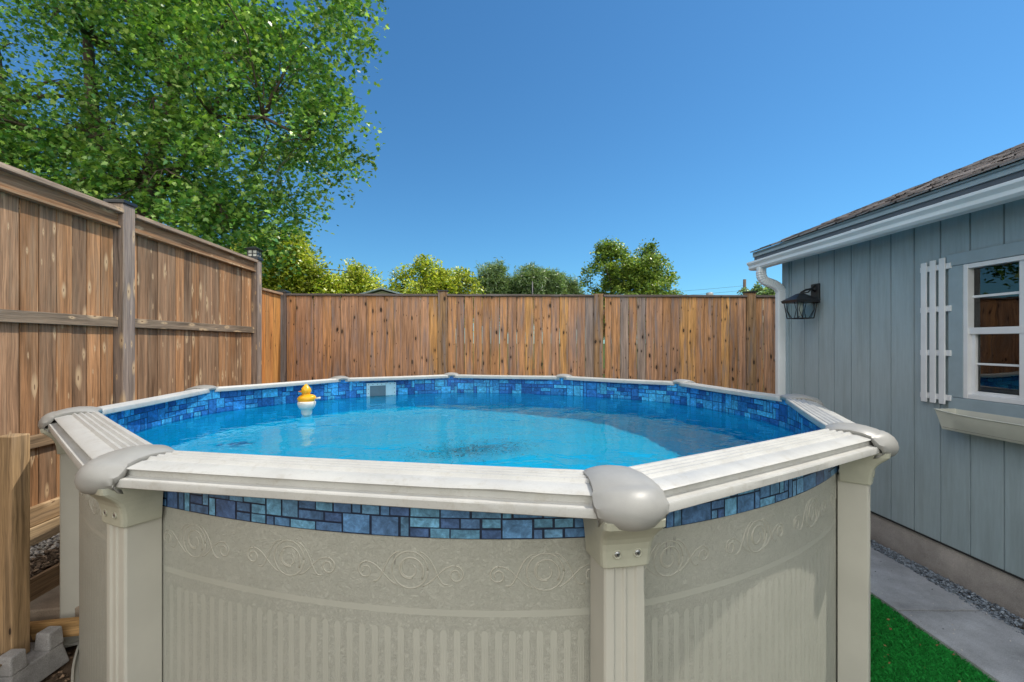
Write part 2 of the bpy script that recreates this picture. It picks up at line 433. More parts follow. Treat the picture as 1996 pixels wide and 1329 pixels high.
# concrete path (two slabs with a joint), gravel strip, turf
XW = 3.19                                   # house wall plane: x = XW - .0422 y
def wx(y, d=0): return XW + d - .0422 * y
mb = MB()
def slab(x0a, x0b, x1a, x1b, y0, y1, z=.045):
    nX, nY = 8, 12; P = []
    for j in range(nY + 1):
        for i in range(nX + 1):
            t = j / nY; a = x0a + (x0b - x0a) * t; b = x1a + (x1b - x1a) * t
            P.append((a + (b - a) * i / nX + random.uniform(-.003, .003), y0 + (y1 - y0) * t + random.uniform(-.004, .004) * (1 if j in (0, nY) else 0), z))
    k = nX + 1; mb.mesh(P, [(j * k + i, j * k + i + 1, (j + 1) * k + i + 1, (j + 1) * k + i) for j in range(nY) for i in range(nX)])
    edge = [j * k for j in range(nY + 1)]; edge2 = [j * k + nX for j in range(nY + 1)]
    for a, b in zip(edge, edge[1:]): mb.face([P[a], P[b], (P[b][0], P[b][1], -.02), (P[a][0], P[a][1], -.02)])
    for a, b in zip(range(nX), range(1, nX + 1)):
        mb.face([P[a], P[b], (P[b][0], P[b][1], -.02), (P[a][0], P[a][1], -.02)])
        a += nY * k; b += nY * k; mb.face([P[a], P[b], (P[b][0], P[b][1], -.02), (P[a][0], P[a][1], -.02)])
slab(2.42, 2.41, 3.02, 2.97, .4, 2.873); slab(2.41, 2.42, 2.965, 2.90, 2.893, 5.4); slab(2.42, 2.42, 2.96, 2.85, 5.415, 7.2)
tag(mb.build("path", M['concrete']), "weathered grey concrete slab path beside the house", kind='structure')

mb = MB()
OCT = [(1, 0, 0), (-1, 0, 0), (0, 1, 0), (0, -1, 0), (0, 0, 1), (0, 0, -1)]
OF = [(0, 2, 4), (2, 1, 4), (1, 3, 4), (3, 0, 4), (2, 0, 5), (1, 2, 5), (3, 1, 5), (0, 3, 5)]
def stone(mb, x, y, z, r, tint):
    a = random.uniform(0, 6.28); ca, sa = math.cos(a), math.sin(a); sx, sy, sz = (r * random.uniform(.6, 1.3) for _ in range(3)); sz *= .6
    tx, ty = random.uniform(-.5, .5), random.uniform(-.5, .5)
    P = []
    for (i, j, k) in OCT:
        i, j, k = i * sx * random.uniform(.7, 1.2), j * sy * random.uniform(.7, 1.2), k * sz
        P.append((x + i * ca - j * sa, y + i * sa + j * ca, z + k + i * tx + j * ty))
    mb.mesh(P, OF, tint)
for i in range(5200):
    y = random.uniform(1.8, 5.0); w0 = .10 + .03 * math.sin(y * 3); x = wx(y) - random.random() ** .8 * (w0 + .03)
    hgt = .035 + .025 * (1 - abs(x - wx(y, -.04)) / .1)
    v = random.uniform(.10, .42); stone(mb, x, y, hgt + random.uniform(-.005, .012), random.uniform(.006, .013), (v * .82, v * .95, v * 1.1))
tag(mb.build("gravel", M['gravel']), "narrow strip of blue grey gravel between concrete path and house foundation", "gravel", kind='stuff')

mb = MB()
for i in range(2600):     # pale gravel and dark mulch under the left fence
    y = random.uniform(2.2, 4.2); fx = -2.96 - .0856 * y; d = random.uniform(.0, .36); x = fx + d
    if d < .17: v = random.uniform(.25, .55); t = (v, v * .93, v * .82)
    else: v = random.uniform(.04, .22); t = (v * 1.1, v * .8, v * .55)
    stone(mb, x, y, .345 + random.uniform(-.008, .01), random.uniform(.008, .018), t)
tag(mb.build("mulch", M['gravel']), "loose gravel and bark mulch at the foot of the left fence", "mulch", kind='stuff')
mb = MB()
for i in range(2600):
    y = random.uniform(1.9, 4.4); x = -2.96 - .0856 * y + random.uniform(.42, 1.25)
    z = ground_z(x, y); v = random.uniform(.04, .24); stone(mb, x, y, z + .012, random.uniform(.006, .016), (v * 1.15, v * .78, v * .5))
tag(mb.build("leaf_litter", M['gravel']), "dry brown leaf litter on the dirt between fence and pool", "leaf litter", kind='stuff')

# turf with blades
mb = MB()
mb.face([(1.0, -.5, .012), (2.405, -.5, .012), (2.405, 3.3, .012), (1.6, 3.3, .012)], tint=(.01, .06, .012))
nb = 60000
for i in range(nb):
    x = random.uniform(1.7, 2.415); y = random.uniform(1.2, 3.2)
    if i % 7 == 0: x = random.uniform(1.0, 2.0); y = random.uniform(0, 1.6)
    a = random.uniform(0, 6.28); l = random.uniform(.018, .034); b = random.uniform(.2, 1.0) * l; wd = .0016
    dx, dy = math.cos(a), math.sin(a); g_ = random.uniform(.5, 1.5); t = (.03 * g_, .36 * g_, .07 * g_)
    mb.v += [(x - dy * wd, y + dx * wd, .012), (x + dy * wd, y - dx * wd, .012), (x + dx * b * .5 , y + dy * b * .5, .012 + l * .7), (x + dx * b, y + dy * b, .012 + l * .9)]
    k = len(mb.v); mb.f += [(k - 4, k - 3, k - 2), (k - 4, k - 2, k - 1)]; mb.uv += [[(0, 0)] * 3] * 2; mb.t += [t, t]; mb.m += [0, 0]; mb.sm += [False, False]
tag(mb.build("artificial_turf", M['turf']), "bright green artificial turf beside the concrete path", "turf", kind='stuff')

mb = MB()
for i in range(70):
    x = random.uniform(2.44, 2.95); y = random.uniform(1.9, 3.6); v = random.uniform(.5, .8) if i % 3 else .08; stone(mb, x, y, .048, random.uniform(.002, .006), (v, v * .95, v * .88))
for i in range(60):
    x = random.uniform(1.9, 2.4); y = random.uniform(1.5, 3.0); stone(mb, x, y, .045, random.uniform(.003, .010), (.35, .20, .09))
tag(mb.build("litter", M['gravel']), "tiny pale grit and dry leaf crumbs scattered on the path and turf", "litter", kind='stuff')

# ------------------------------------------------------------------ pool
INN = [(.29, 1.44), (1.492, 2.169), (1.97, 3.333), (1.651, 4.615), (.579, 5.373), (-.738, 5.625), (-1.859, 5.07), (-2.604, 4.0), (-2.43, 2.707), (-1.30, 1.722)]
INN = [Vector(p) for p in INN]; PC = Vector((-.31, 3.51)); RIM = 1.32; WL = RIM - .21
n10 = len(INN)
angs = [math.atan2((p - PC).y, (p - PC).x) for p in INN]; rads = [(p - PC).length for p in INN]
for i in range(1, n10):
    while angs[i] < angs[i - 1]: angs[i] += 2 * math.pi
def rad(a):
    while a < angs[0]: a += 2 * math.pi
    while a >= angs[0] + 2 * math.pi: a -= 2 * math.pi
    for i in range(n10):
        a1 = angs[i + 1] if i + 1 < n10 else angs[0] + 2 * math.pi
        if a <= a1:
            t = (a - angs[i]) / (a1 - angs[i])
            p0, p1, p2, p3 = rads[i - 1], rads[i], rads[(i + 1) % n10], rads[(i + 2) % n10]
            return .5 * (2 * p1 + (p2 - p0) * t + (2 * p0 - 5 * p1 + 4 * p2 - p3) * t * t + (3 * p1 - p0 - 3 * p2 + p3) * t ** 3)
    return rads[0]
def chord(a):
    while a < angs[0]: a += 2 * math.pi
    while a >= angs[0] + 2 * math.pi: a -= 2 * math.pi
    i = max(k for k in range(n10) if angs[k] <= a + 1e-9); A, B = INN[i] - PC, INN[(i + 1) % n10] - PC
    d = Vector((math.cos(a), math.sin(a))); e = B - A; return (A.x * e.y - A.y * e.x) / (d.x * e.y - d.y * e.x)
def rw(a): return .2 * chord(a) + .8 * rad(a)
def wallpt(a, off=.03):
    r = rw(a) + off; return (PC.x + r * math.cos(a), PC.y + r * math.sin(a))
NW = 360
AA = [2 * math.pi * k / NW - math.pi / 2 for k in range(NW + 1)]
arc = [0.]
for a, b in zip(AA, AA[1:]):
    p, q = wallpt(a), wallpt(b); arc.append(arc[-1] + math.hypot(p[0] - q[0], p[1] - q[1]))
def at_s(s):  # arc length (from angle -90deg) -> angle
    s = s % arc[-1]; i = int(np.searchsorted(arc, s)) - 1; i = max(0, min(NW - 1, i)); t = (s - arc[i]) / (arc[i + 1] - arc[i]); return AA[i] + (AA[i + 1] - AA[i]) * t
pool = Thing("swimming_pool", (PC.x, PC.y, 0), "round above ground pool with cream rails, beige embossed wall and blue stone pattern liner", "pool")
BAND = 1.13                                                    # lower edge of liner overlap outside
# outside wall
mb = MB(); vs = []; us = []
for k in range(NW + 1):
    for z in (.02, BAND): p = wallpt(AA[k], .034); vs.append((*p, z)); us.append((arc[k], z))
mb.mesh(vs, [(2 * k, 2 * k + 2, 2 * k + 3, 2 * k + 1) for k in range(NW)], smooth=True, uvs=us)
wall_mb = mb
# inner shell: walls and floor
mb = MB(); vs = []
for k in range(NW):
    p = wallpt(AA[k], .0); vs += [(*p, RIM - .01), (*p, .10)]
for k in range(NW):
    j = (k + 1) % NW; vs_ = (2 * k, 2 * k + 1, 2 * j + 1, 2 * j); mb.face([vs[i] for i in vs_], smooth=True)
fl = []
for q in range(0, 13):
    for k in range(120):
        a = 2 * math.pi * k / 120; x, y = wallpt(a, 0); t = q / 12
        fl.append((PC.x + (x - PC.x) * (1 - t), PC.y + (y - PC.y) * (1 - t), .10 if q == 0 else .03 + (.02 * math.exp(-q))))
mb.mesh(fl, [(q * 120 + k, q * 120 + (k + 1) % 120, (q + 1) * 120 + (k + 1) % 120, (q + 1) * 120 + k) for q in range(12) for k in range(120)], smooth=True)
lin = pool.part(mb, "liner", M['liner'])
# ashlar stone print
def ashlar(L_, z0, z1, cell, seed):
    rnd = random.Random(seed); nzc = max(2, round((z1 - z0) / cell)); nsc = int(L_ / cell); used = [[False] * nzc for _ in range(nsc)]; out = []
    shapes = [(2, 2), (3, 2), (1, 2), (2, 1), (1, 1), (3, 1), (2, 3), (1, 3), (4, 2)]
    wts = [5, 4, 5, 6, 3, 3, 3, 2, 1]
    for i in range(nsc):
        for j in range(nzc):
            if used[i][j]: continue
            opts = [(s, w_) for s, w_ in zip(shapes, wts) if i + s[0] <= nsc and j + s[1] <= nzc and all(not used[i + a][j + b] for a in range(s[0]) for b in range(s[1]))]
            s = rnd.choices([o[0] for o in opts], [o[1] for o in opts])[0] if opts else (1, 1)
            for a in range(s[0]):
                for b in range(s[1]): used[i + a][j + b] = True
            out.append((i, j, s[0], s[1], rnd))
    cs = L_ / nsc; cz = (z1 - z0) / nzc
    return [(i * cs, (i + w_) * cs, z0 + j * cz, z0 + (j + h_) * cz) for i, j, w_, h_, _ in out]
def tiles(z0, z1, cell, off, grout, pal, seed, gap=.0028):
    rnd = random.Random(seed); mb = MB()
    for k in range(NW):
        p, q = wallpt(AA[k], off), wallpt(AA[k + 1], off)
        mb.face([(*p, z0), (*q, z0), (*q, z1), (*p, z1)], [(arc[k], z0), (arc[k + 1], z0), (arc[k + 1], z1), (arc[k], z1)], grout, smooth=True)
    d = .0012 if off > .02 else -.0012
    for (s0, s1, a, b) in ashlar(arc[-1], z0, z1, cell, seed):
        c = rnd.choice(pal); v = rnd.uniform(.82, 1.18); c = tuple(x * v for x in c)
        s0 += gap * rnd.uniform(.6, 1.6); s1 -= gap * rnd.uniform(.6, 1.6); a += gap * rnd.uniform(.5, 1.5); b -= gap * rnd.uniform(.5, 1.5)
        nn = max(1, int((s1 - s0) / .035)); ou = rnd.random() * 30
        for i in range(nn):
            u0 = s0 + (s1 - s0) * i / nn; u1 = s0 + (s1 - s0) * (i + 1) / nn; p, q = wallpt(at_s(u0), off + d), wallpt(at_s(u1), off + d)
            mb.face([(*p, a), (*q, a), (*q, b), (*p, b)], [(u0 + ou, a), (u1 + ou, a), (u1 + ou, b), (u0 + ou, b)], c, smooth=True)
    return mb
PAL = [(.022, .19, .50), (.035, .27, .58), (.02, .14, .42), (.06, .38, .66), (.014, .11, .36), (.045, .32, .62)]
PAL2 = [(.08, .19, .35), (.11, .25, .41), (.07, .15, .29), (.12, .30, .46), (.06, .12, .26), (.09, .21, .40)]
inner = pool.part(tiles(RIM - .30, RIM - .012, .040, -.003, (.006, .035, .14), PAL, 3), "liner_print_band", M['tile'])
outer = pool.part(tiles(BAND, RIM - .035, .031, .037, (.012, .022, .05), PAL2, 5), "liner_overlap_band", M['tile'])
# embossed scroll on the wall, part of the wall's own mesh
mb = wall_mb
def relief(path, r):
    P = []
    for (s, z) in path: x, y = wallpt(at_s(s), .0331); P.append((x, y, z))
    mb.tube(P, r, 6, caps=True)
def spiral(s, z, r0, r1, turns, a0, sx):
    n = int(24 * turns) + 2
    return [(s + sx * (r0 + (r1 - r0) * (k / n) ** .8) * math.cos(a0 + 2 * math.pi * turns * k / n), z + (r0 + (r1 - r0) * (k / n) ** .8) * math.sin(a0 + 2 * math.pi * turns * k / n)) for k in range(n + 1)]
def vine(p0, p1, b0, b1, n=16):
    out = []
    for k in range(n + 1):
        t = k / n; out.append(tuple((1 - t) ** 3 * p0[i] + 3 * (1 - t) ** 2 * t * b0[i] + 3 * (1 - t) * t * t * b1[i] + t ** 3 * p1[i] for i in (0, 1)))
    return out
zc = 1.030
nrep = int(arc[-1] / .40); per = arc[-1] / nrep
for q in range(nrep):
    s = q * per
    if math.sin(at_s(s)) > .55: continue
    relief(spiral(s, zc, .056, .056, 1.0, 0, 1), .0026); relief(spiral(s, zc, .046, .026, .9, -.6, 1), .0030); relief(spiral(s, zc, .030, .018, .8, 2.2, 1), .0026)
    for sd in (1, -1):
        cx = s + sd * per * .345
        relief(spiral(cx, zc - .010, .027, .010, 1.35, math.pi * .5, -sd), .0028)
        relief(vine((cx, zc + .017), (s + sd * .040, zc - .048), (cx + sd * -.045, zc + .018), (s + sd * .085, zc - .03)), .0024)
        relief(vine((s + sd * .030, zc + .055), (cx - sd * .022, zc - .040), (s + sd * .085, zc + .045), (cx - sd * .06, zc - .055)), .0026)
wall = pool.part(mb, "pool_wall", M['wall'])
# bottom track
mb = MB(); rings = []
for k in range(181):
    a = 2 * math.pi * k / 180; rr = []
    for (o, z) in ((.02, .0), (.065, .0), (.065, .035), (.055, .035), (.055, .012), (.02, .012)): p = wallpt(a, o); rr.append((*p, z))
    rings.append(rr)
mb.loft(rings, True, False, smooth=False); pool.part(mb, "bottom_track", M['upright'])

# mitre vectors and top rails
mit = []
for i in range(n10):
    a = (INN[i] - INN[i - 1]).normalized(); b = (INN[(i + 1) % n10] - INN[i]).normalized()
    na = Vector((a.y, -a.x)); nb_ = Vector((b.y, -b.x)); m_ = (na + nb_).normalized(); mit.append(m_ / m_.dot(na))
prof = [(.0, -.034), (-.002, -.030), (0, -.004), (.004, .0), (.012, .0)]
for k in range(4):
    o = .016 + k * .0265; prof += [(o, -.0005 - k * .0006), (o + .005, .0050 - k * .0006), (o + .011, .0050 - k * .0006), (o + .016, -.0005 - k * .0006), (o + .0205, -.0045 - k * .0006)]
prof += [(.126, -.0065), (.130, -.0055), (.180, -.0165), (.184, -.020), (.172, -.026), (.172, -.044), (.188, -.047), (.204, -.048), (.2065, -.052), (.2065, -.074), (.200, -.078), (.182, -.078)]
for i in range(n10):
    j = (i + 1) % n10; mb = MB(); rings = []
    L_ = (INN[j] - INN[i]).length; ns = 24
    for k in range(ns + 1):
        t = .02 + .96 * k / ns
        base = INN[i].lerp(INN[j], t); mm = mit[i].lerp(mit[j], t); dent = 0
        if i == 9: dent = math.exp(-((t - .78) / .05) ** 2)
        rings.append([(base.x + mm.x * (o - (.012 * dent if o > .15 else 0)), base.y + mm.y * (o - (.012 * dent if o > .15 else 0)), RIM + z - .003 * math.sin(math.pi * t) - (.004 * dent if z < -.02 else 0)) for o, z in prof])
    mb.loft(rings, False, False)
    r_ = pool.part(mb, "top_rail", M['rail'], auto=32)
    sol = r_.modifiers.new("thick", 'SOLIDIFY'); sol.thickness = .002; sol.offset = -1
# cap, bracket, upright built once in local axes (x outward, y tangent, z up, origin at inner vertex on rim plane)
def cap_mesh():
    mb = MB()
    st = [(-.012, -.014, .062), (-.010, .006, .068), (.0, .014, .074), (.04, .023, .078), (.09, .025, .083), (.135, .019, .089), (.172, .009, .096), (.186, .0035, .099), (.196, .0035, .101), (.214, -.004, .103), (.232, -.018, .104), (.244, -.038, .103), (.248, -.060, .099), (.244, -.078, .098), (.234, -.092, .095), (.216, -.100, .090)]
    ny = 17; rings = []
    for i, (x, z, hw) in enumerate(st):
        nose = max(0., min(1., (x - .17) / .05)) if i < 12 else 1.
        row = []
        for k in range(ny):
            t = -1 + 2 * k / (ny - 1); y = hw * t
            zz = z - (.012 + .004 * nose) * t ** 2 - .004 * abs(t) ** 6
            if i >= 11: zz = z + (.012 * t * t if i > 12 else -.004 * t * t)
            xx = x - nose * .045 * t * t - (1 - nose) * .012 * t * t * max(0, x / .17)
            row.append((xx, y, zz))
        row = [(row[0][0] - .006 * nose, row[0][1] * .985, row[0][2] - .016)] + row + [(row[-1][0] - .006 * nose, row[-1][1] * .985, row[-1][2] - .016)]
        rings.append(row)
    mb.loft(rings, False, False)
    return mb
def bracket_mesh():
    mb = MB(); rings = []
    stn = [(-.075, .225, .088), (-.095, .222, .088), (-.108, .208, .086), (-.122, .192, .083), (-.138, .178, .080), (-.155, .169, .078), (-.175, .164, .076), (-.200, .161, .074), (-.222, .160, .072), (-.226, .157, .070)]
    for z, x, hw in stn:
        r_ = .014; pts = [(.045, -hw - .006)]
        pts += [(x - r_, -hw), (x - r_ * .3, -hw + r_ * .3), (x, -hw + r_), (x + .002, 0), (x, hw - r_), (x - r_ * .3, hw - r_ * .3), (x - r_, hw)]
        pts += [(.045, hw + .006)]
        rings.append([(px, py, z) for px, py in pts])
    mb.loft(rings, True, True, smooth=False)
    for sy in (-.03, .03):   # screws in recesses
        ring = lambda r, x: [(x, sy + r * math.cos(a), -.185 + r * math.sin(a)) for a in (2 * math.pi * k / 16 for k in range(16))]
        mb.loft([ring(.0125, .1615), ring(.0125, .1665), ring(.0100, .1668), ring(.0085, .1640)], True, True, m=0)
        mb.loft([ring(.0078, .1600), ring(.0078, .1652), ring(.006, .1662)], True, True, m=1)
        mb.loft([ring(.0030, .1655), ring(.0030, .16655)], True, True, m=2)
    return mb
def upright_mesh():
    mb = MB(); sec = [(.036, -.062), (.142, -.061), (.149, -.056), (.150, -.034), (.144, -.028), (.1435, -.008), (.149, -.003), (.149, .003), (.1435, .008), (.144, .028), (.150, .034), (.149, .056), (.142, .061), (.036, .062)]
    mb.loft([[(x, y, z) for x, y in sec] for z in (-RIM + .012, -.20)], True, True, smooth=False)
    mb.box((.10, 0, -RIM + .02), (.15, .16, .016))
    return mb
cap0 = cap_mesh().build("rail_cap", M['cap'], pool.e, auto=38); s_ = cap0.modifiers.new("s", 'SOLIDIFY'); s_.thickness = .003; s_.offset = -1
up0 = upright_mesh().build("upright", M['upright'], pool.e, bevel=.002)
br0 = bracket_mesh().build("bracket", [M['bracket'], M['screw'], M['dark']], up0, bevel=.0015)
# raised lettering on the nose of each cap
def letter_mesh():
    cu = bpy.data.curves.new("t", 'FONT'); cu.body = "ATLANTIC"; cu.size = .0145; cu.extrude = .0006; cu.align_x = 'CENTER'; cu.space_character = 1.15
    o = bpy.data.objects.new("t", cu); C.objects.link(o); dg = bpy.context.evaluated_depsgraph_get(); dg.update()
    me = bpy.data.meshes.new_from_object(o.evaluated_get(dg)); V = [v.co.copy() for v in me.vertices]; F = [tuple(p.vertices) for p in me.polygons]
    bpy.data.objects.remove(o); bpy.data.curves.remove(cu); bpy.data.meshes.remove(me)
    mb = MB()
    def srf(u, v, d):   # u tangential, v height offset: lay on the nose
        z = -.030 + v; zs = [(-.004, .214), (-.018, .232), (-.038, .244), (-.060, .248), (-.080, .243)]
        x = .248
        for (z0, x0), (z1, x1) in zip(zs, zs[1:]):
            if z1 <= z <= z0: x = x0 + (x1 - x0) * (z0 - z) / (z0 - z1)
        t = u / .103; return (x - .045 * t * t + d, u, z - .004 * t * t - .010 * t * t)
    mb.mesh([srf(v.x, v.y + .006, v.z + .0012) for v in V], F)
    def stroke(pts): mb.tube([srf(a, b, .0008) for a, b in pts], .0011, 5)
    stroke([(-.034, -.036), (-.024, -.030), (-.012, -.012), (-.008, -.006)]); stroke([(-.008, -.006), (-.009, -.030), (-.005, -.036), (.004, -.028), (.012, -.014), (.018, -.006)])
    stroke([(-.020, -.022), (-.004, -.020)]); stroke([(.018, -.006), (.017, -.028), (.022, -.036)]); stroke([(.022, -.024), (.030, -.012), (.034, -.008), (.033, -.034), (.036, -.038)]); stroke([(.026, -.026), (.034, -.024)])
    return mb
le0 = letter_mesh().build("raised_lettering", M['cap'], cap0)
first = True
for i in range(n10):
    m_ = mit[i].normalized(); a = math.atan2(m_.y, m_.x)
    mw = Matrix.Translation((INN[i].x - PC.x, INN[i].y - PC.y, RIM)) @ Matrix.Rotation(a, 4, 'Z')
    if first: c, u, b, l = cap0, up0, br0, le0; c.matrix_local = mw; u.matrix_local = mw; first = False; continue
    c = copy_part(cap0, pool.e, mw); l = copy_part(le0, c, Matrix.Identity(4)); u = copy_part(up0, pool.e, mw); b = copy_part(br0, u, Matrix.Identity(4))

# skimmer on the far wall
def wall_frame(u_px, Y=5.5):
    d = Vector(((u_px - 998) / 900, 1)); lo, hi = 3.6, 8
    for _ in range(40):
        mid = (lo + hi) / 2; p = d * mid
        if (p - PC).length > rw(math.atan2(p.y - PC.y, p.x - PC.x)): hi = mid
        else: lo = mid
    return d * lo
pa, pb = wall_frame(714), wall_frame(771); mid = (pa + pb) / 2; tx = (pb - pa).normalized(); nrm = Vector((tx.y, -tx.x)); hwid = (pb - pa).length / 2
mb = MB(); rotm = Matrix(((tx.x, nrm.x, 0), (tx.y, nrm.y, 0), (0, 0, 1)))
def loc(a, d, z): p = mid + tx * a + nrm * d; return (p.x, p.y, z)
zt = RIM - .065; zb = zt - .30
D0 = .012
mb.box(loc(0, D0, zt - .015), (2 * hwid, .012, .03), rotm); mb.box(loc(0, D0, zb + .015), (2 * hwid, .012, .03), rotm)
for sg in (-1, 1): mb.box(loc(sg * (hwid - .018), D0, (zt + zb) / 2), (.036, .012, .30 - .06), rotm)
mb.box(loc(hwid * .55, D0 - .002, zt - .1), (hwid * .5, .006, .14), rotm)
for k in range(7): mb.box(loc(-hwid + .02 + k * (2 * hwid - .04) / 6, D0 + .008, zt - .015), (.007, .004, .007), rotm, m=1)
for sg in (-1, 1):
    for k in range(1, 6): mb.box(loc(sg * (hwid - .018), D0 + .008, zt - .015 - k * .05), (.007, .004, .007), rotm, m=1)
sk = pool.part(mb, "skimmer_faceplate", [M['skim'], M['black']])
mb = MB(); mb.box(loc(-hwid * .12, D0 - .003, zt - .13), (hwid * 1.3, .004, .2), rotm); pool.part(mb, "skimmer_flap", M['skimdark'], parent=sk)

# water surface
mb = MB(); P = [(*wallpt(2 * math.pi * k / 240, -.006), WL) for k in range(240)]
mb.face(P, smooth=True)
wat = mb.build("water", M['water']); tag(wat, "clear turquoise water filling the round pool", kind='structure')
wat.cycles.is_caustics_caster = True
for o in (lin, inner): o.cycles.is_caustics_receiver = True

# rubber duck floater
DX, DY = -1.73, 3.89
DZ = WL + .098
duck = Thing("duck_floater", (DX, DY, WL), "yellow duck chlorine floater with white base drifting near the left wall of the pool", "pool floater")
mb = MB()
vs, fs = blob((DX, DY, DZ + .032), (.077, .060, .044)); vs = [(x, y, z + .016 * max(0, (x - DX) / .08) ** 2) for x, y, z in vs]; mb.mesh(vs, fs, smooth=True)
vs, fs = blob((DX - .005, DY, DZ + .104), (.042, .040, .041)); vs = [(x, y, z + (.018 if z > DZ + .134 else 0) * (1 - min(1, math.hypot(x - DX + .005, y - DY) / .03))) for x, y, z in vs]; mb.mesh(vs, fs, smooth=True)
mb.lathe([(.040, .052), (.032, .068), (.030, .085)], (DX - .004, DY, DZ), 20)
body = duck.part(mb, "duck_body", M['duck'])
mb = MB(); vs, fs = blob((DX - .044, DY - .018, DZ + .098), (.018, .015, .006), 12, 8); mb.mesh(vs, fs, smooth=True); duck.part(mb, "bill", M['duckbill'], parent=body)
mb = MB(); vs, fs = blob((DX - .034, DY - .028, DZ + .116), (.005, .005, .006), 10, 6); mb.mesh(vs, fs, smooth=True); duck.part(mb, "eye", M['black'], parent=body)
mb = MB(); mb.lathe([(.066, .016), (.072, .008), (.072, -.010), (.065, -.030), (.052, -.048), (.044, -.052), (.042, -.085), (.036, -.094), (.030, -.13), (.028, -.20)], (DX, DY, DZ), 28); duck.part(mb, "dispenser_base", M['plastic'])
mb = MB(); mb.tube([(DX + .066, DY, DZ + .036), (DX + .098, DY - .008, DZ + .043), (DX + .118, DY - .008, DZ + .044)], [.008, .007, .010], 8); duck.part(mb, "tether_loop", M['plastic'])

# debris patch on the pool floor
mb = MB()
for i in range(2600):
    a = random.gauss(0, .26); b = random.gauss(0, .12); v = random.uniform(.10, .40)
    stone(mb, -.35 + a, 3.75 + b + .2 * a, .055, random.uniform(.002, .006), (v * .1, v * .7, v * .8))
tag(mb.build("settled_debris", M['gravel']), "dark patch of settled dirt on the floor of the pool", "debris", kind='stuff')

# ------------------------------------------------------------------ left fence
LD = Vector((-.0853, .9964)); LNrm = Vector((.9964, .0853))
def lp(Y, d=0, z=0):   # point on the left fence plane at depth Y, offset d towards the pool
    return Vector((-2.96 - .0856 * Y + LNrm.x * d, Y + LNrm.y * d, z))
lrot = Matrix(((LNrm.x, LD.x, 0), (LNrm.y, LD.y, 0), (0, 0, 1)))   # local x = normal, y = along
LF = Thing("wooden_fence", lp(4, 0, .3), "tall weathered brown board fence with grey posts along the left side", "fence")
TOPZ = H + 1.125
def tintL():
    b = random.uniform(.70, 1.25); w_ = random.random()
    return tuple(x * b for x in ((.39, .20, .092) if w_ < .55 else (.30, .175, .098)))
posts = [-.90, 1.54, 3.97, 6.40]
for k in range(3):
    y0, y1 = posts[k] + .07, posts[k + 1] - .07
    mb = MB(); n = round((y1 - y0) / .137)
    bw = (y1 - y0) / n
    for i in range(n):
        yy = y0 + bw * (i + .5); off = random.uniform(-.003, .003)
        p = lp(yy, -.075 + off); mb.box((p.x, p.y, (TOPZ - .03 + .40) / 2), (.019, bw / .9964 - .006, TOPZ - .03 - .40), lrot, 2, tintL())
    # dark backing where boards overlap behind the gaps
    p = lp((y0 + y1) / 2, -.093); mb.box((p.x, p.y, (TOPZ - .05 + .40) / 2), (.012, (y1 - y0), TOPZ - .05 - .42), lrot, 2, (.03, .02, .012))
    LF.part(mb, "board_panel", M['fence_l'], bevel=.004)
    mb = MB(); p = lp((y0 + y1) / 2, -.045); mb.box((p.x, p.y, H + .17), (.040, y1 - y0, .082), lrot, 1, (.22, .165, .115)); LF.part(mb, "middle_rail", M['fence_l'], bevel=.004)
    mb = MB(); p = lp((y0 + y1) / 2, -.045); mb.box((p.x, p.y, H - .68), (.040, y1 - y0, .085), lrot, 1, (.26, .175, .10)); LF.part(mb, "lower_rail", M['fence_l'], bevel=.004)
    mb = MB(); p = lp((y0 + y1) / 2, -.045); mb.box((p.x, p.y, TOPZ - .088), (.038, y1 - y0, .105), lrot, 1, (.29, .16, .08))
    p = lp((y0 + y1) / 2, -.035); mb.box((p.x, p.y, TOPZ - .152), (.062, y1 - y0, .018), lrot, 1, (.36, .22, .12)); LF.part(mb, "top_beam", M['fence_l'], bevel=.003)
    mb = MB(); p = lp((y0 + y1) / 2, -.045); mb.box((p.x, p.y, TOPZ - .018), (.135, y1 - y0, .036), lrot, 1, (.34, .25, .18)); LF.part(mb, "cap_rail", M['fence_l'], bevel=.004)
    mb = MB(); p = lp((y0 + y1) / 2, -.05); mb.box((p.x, p.y, H - 1.19), (.045, y1 - y0, .125), lrot, 1, (.36, .24, .13)); mb.box((p.x + .01, p.y, H - 1.32), (.045, y1 - y0, .125), lrot, 1, (.40, .29, .17)); LF.part(mb, "kickboard", M['fence_l'], bevel=.004)
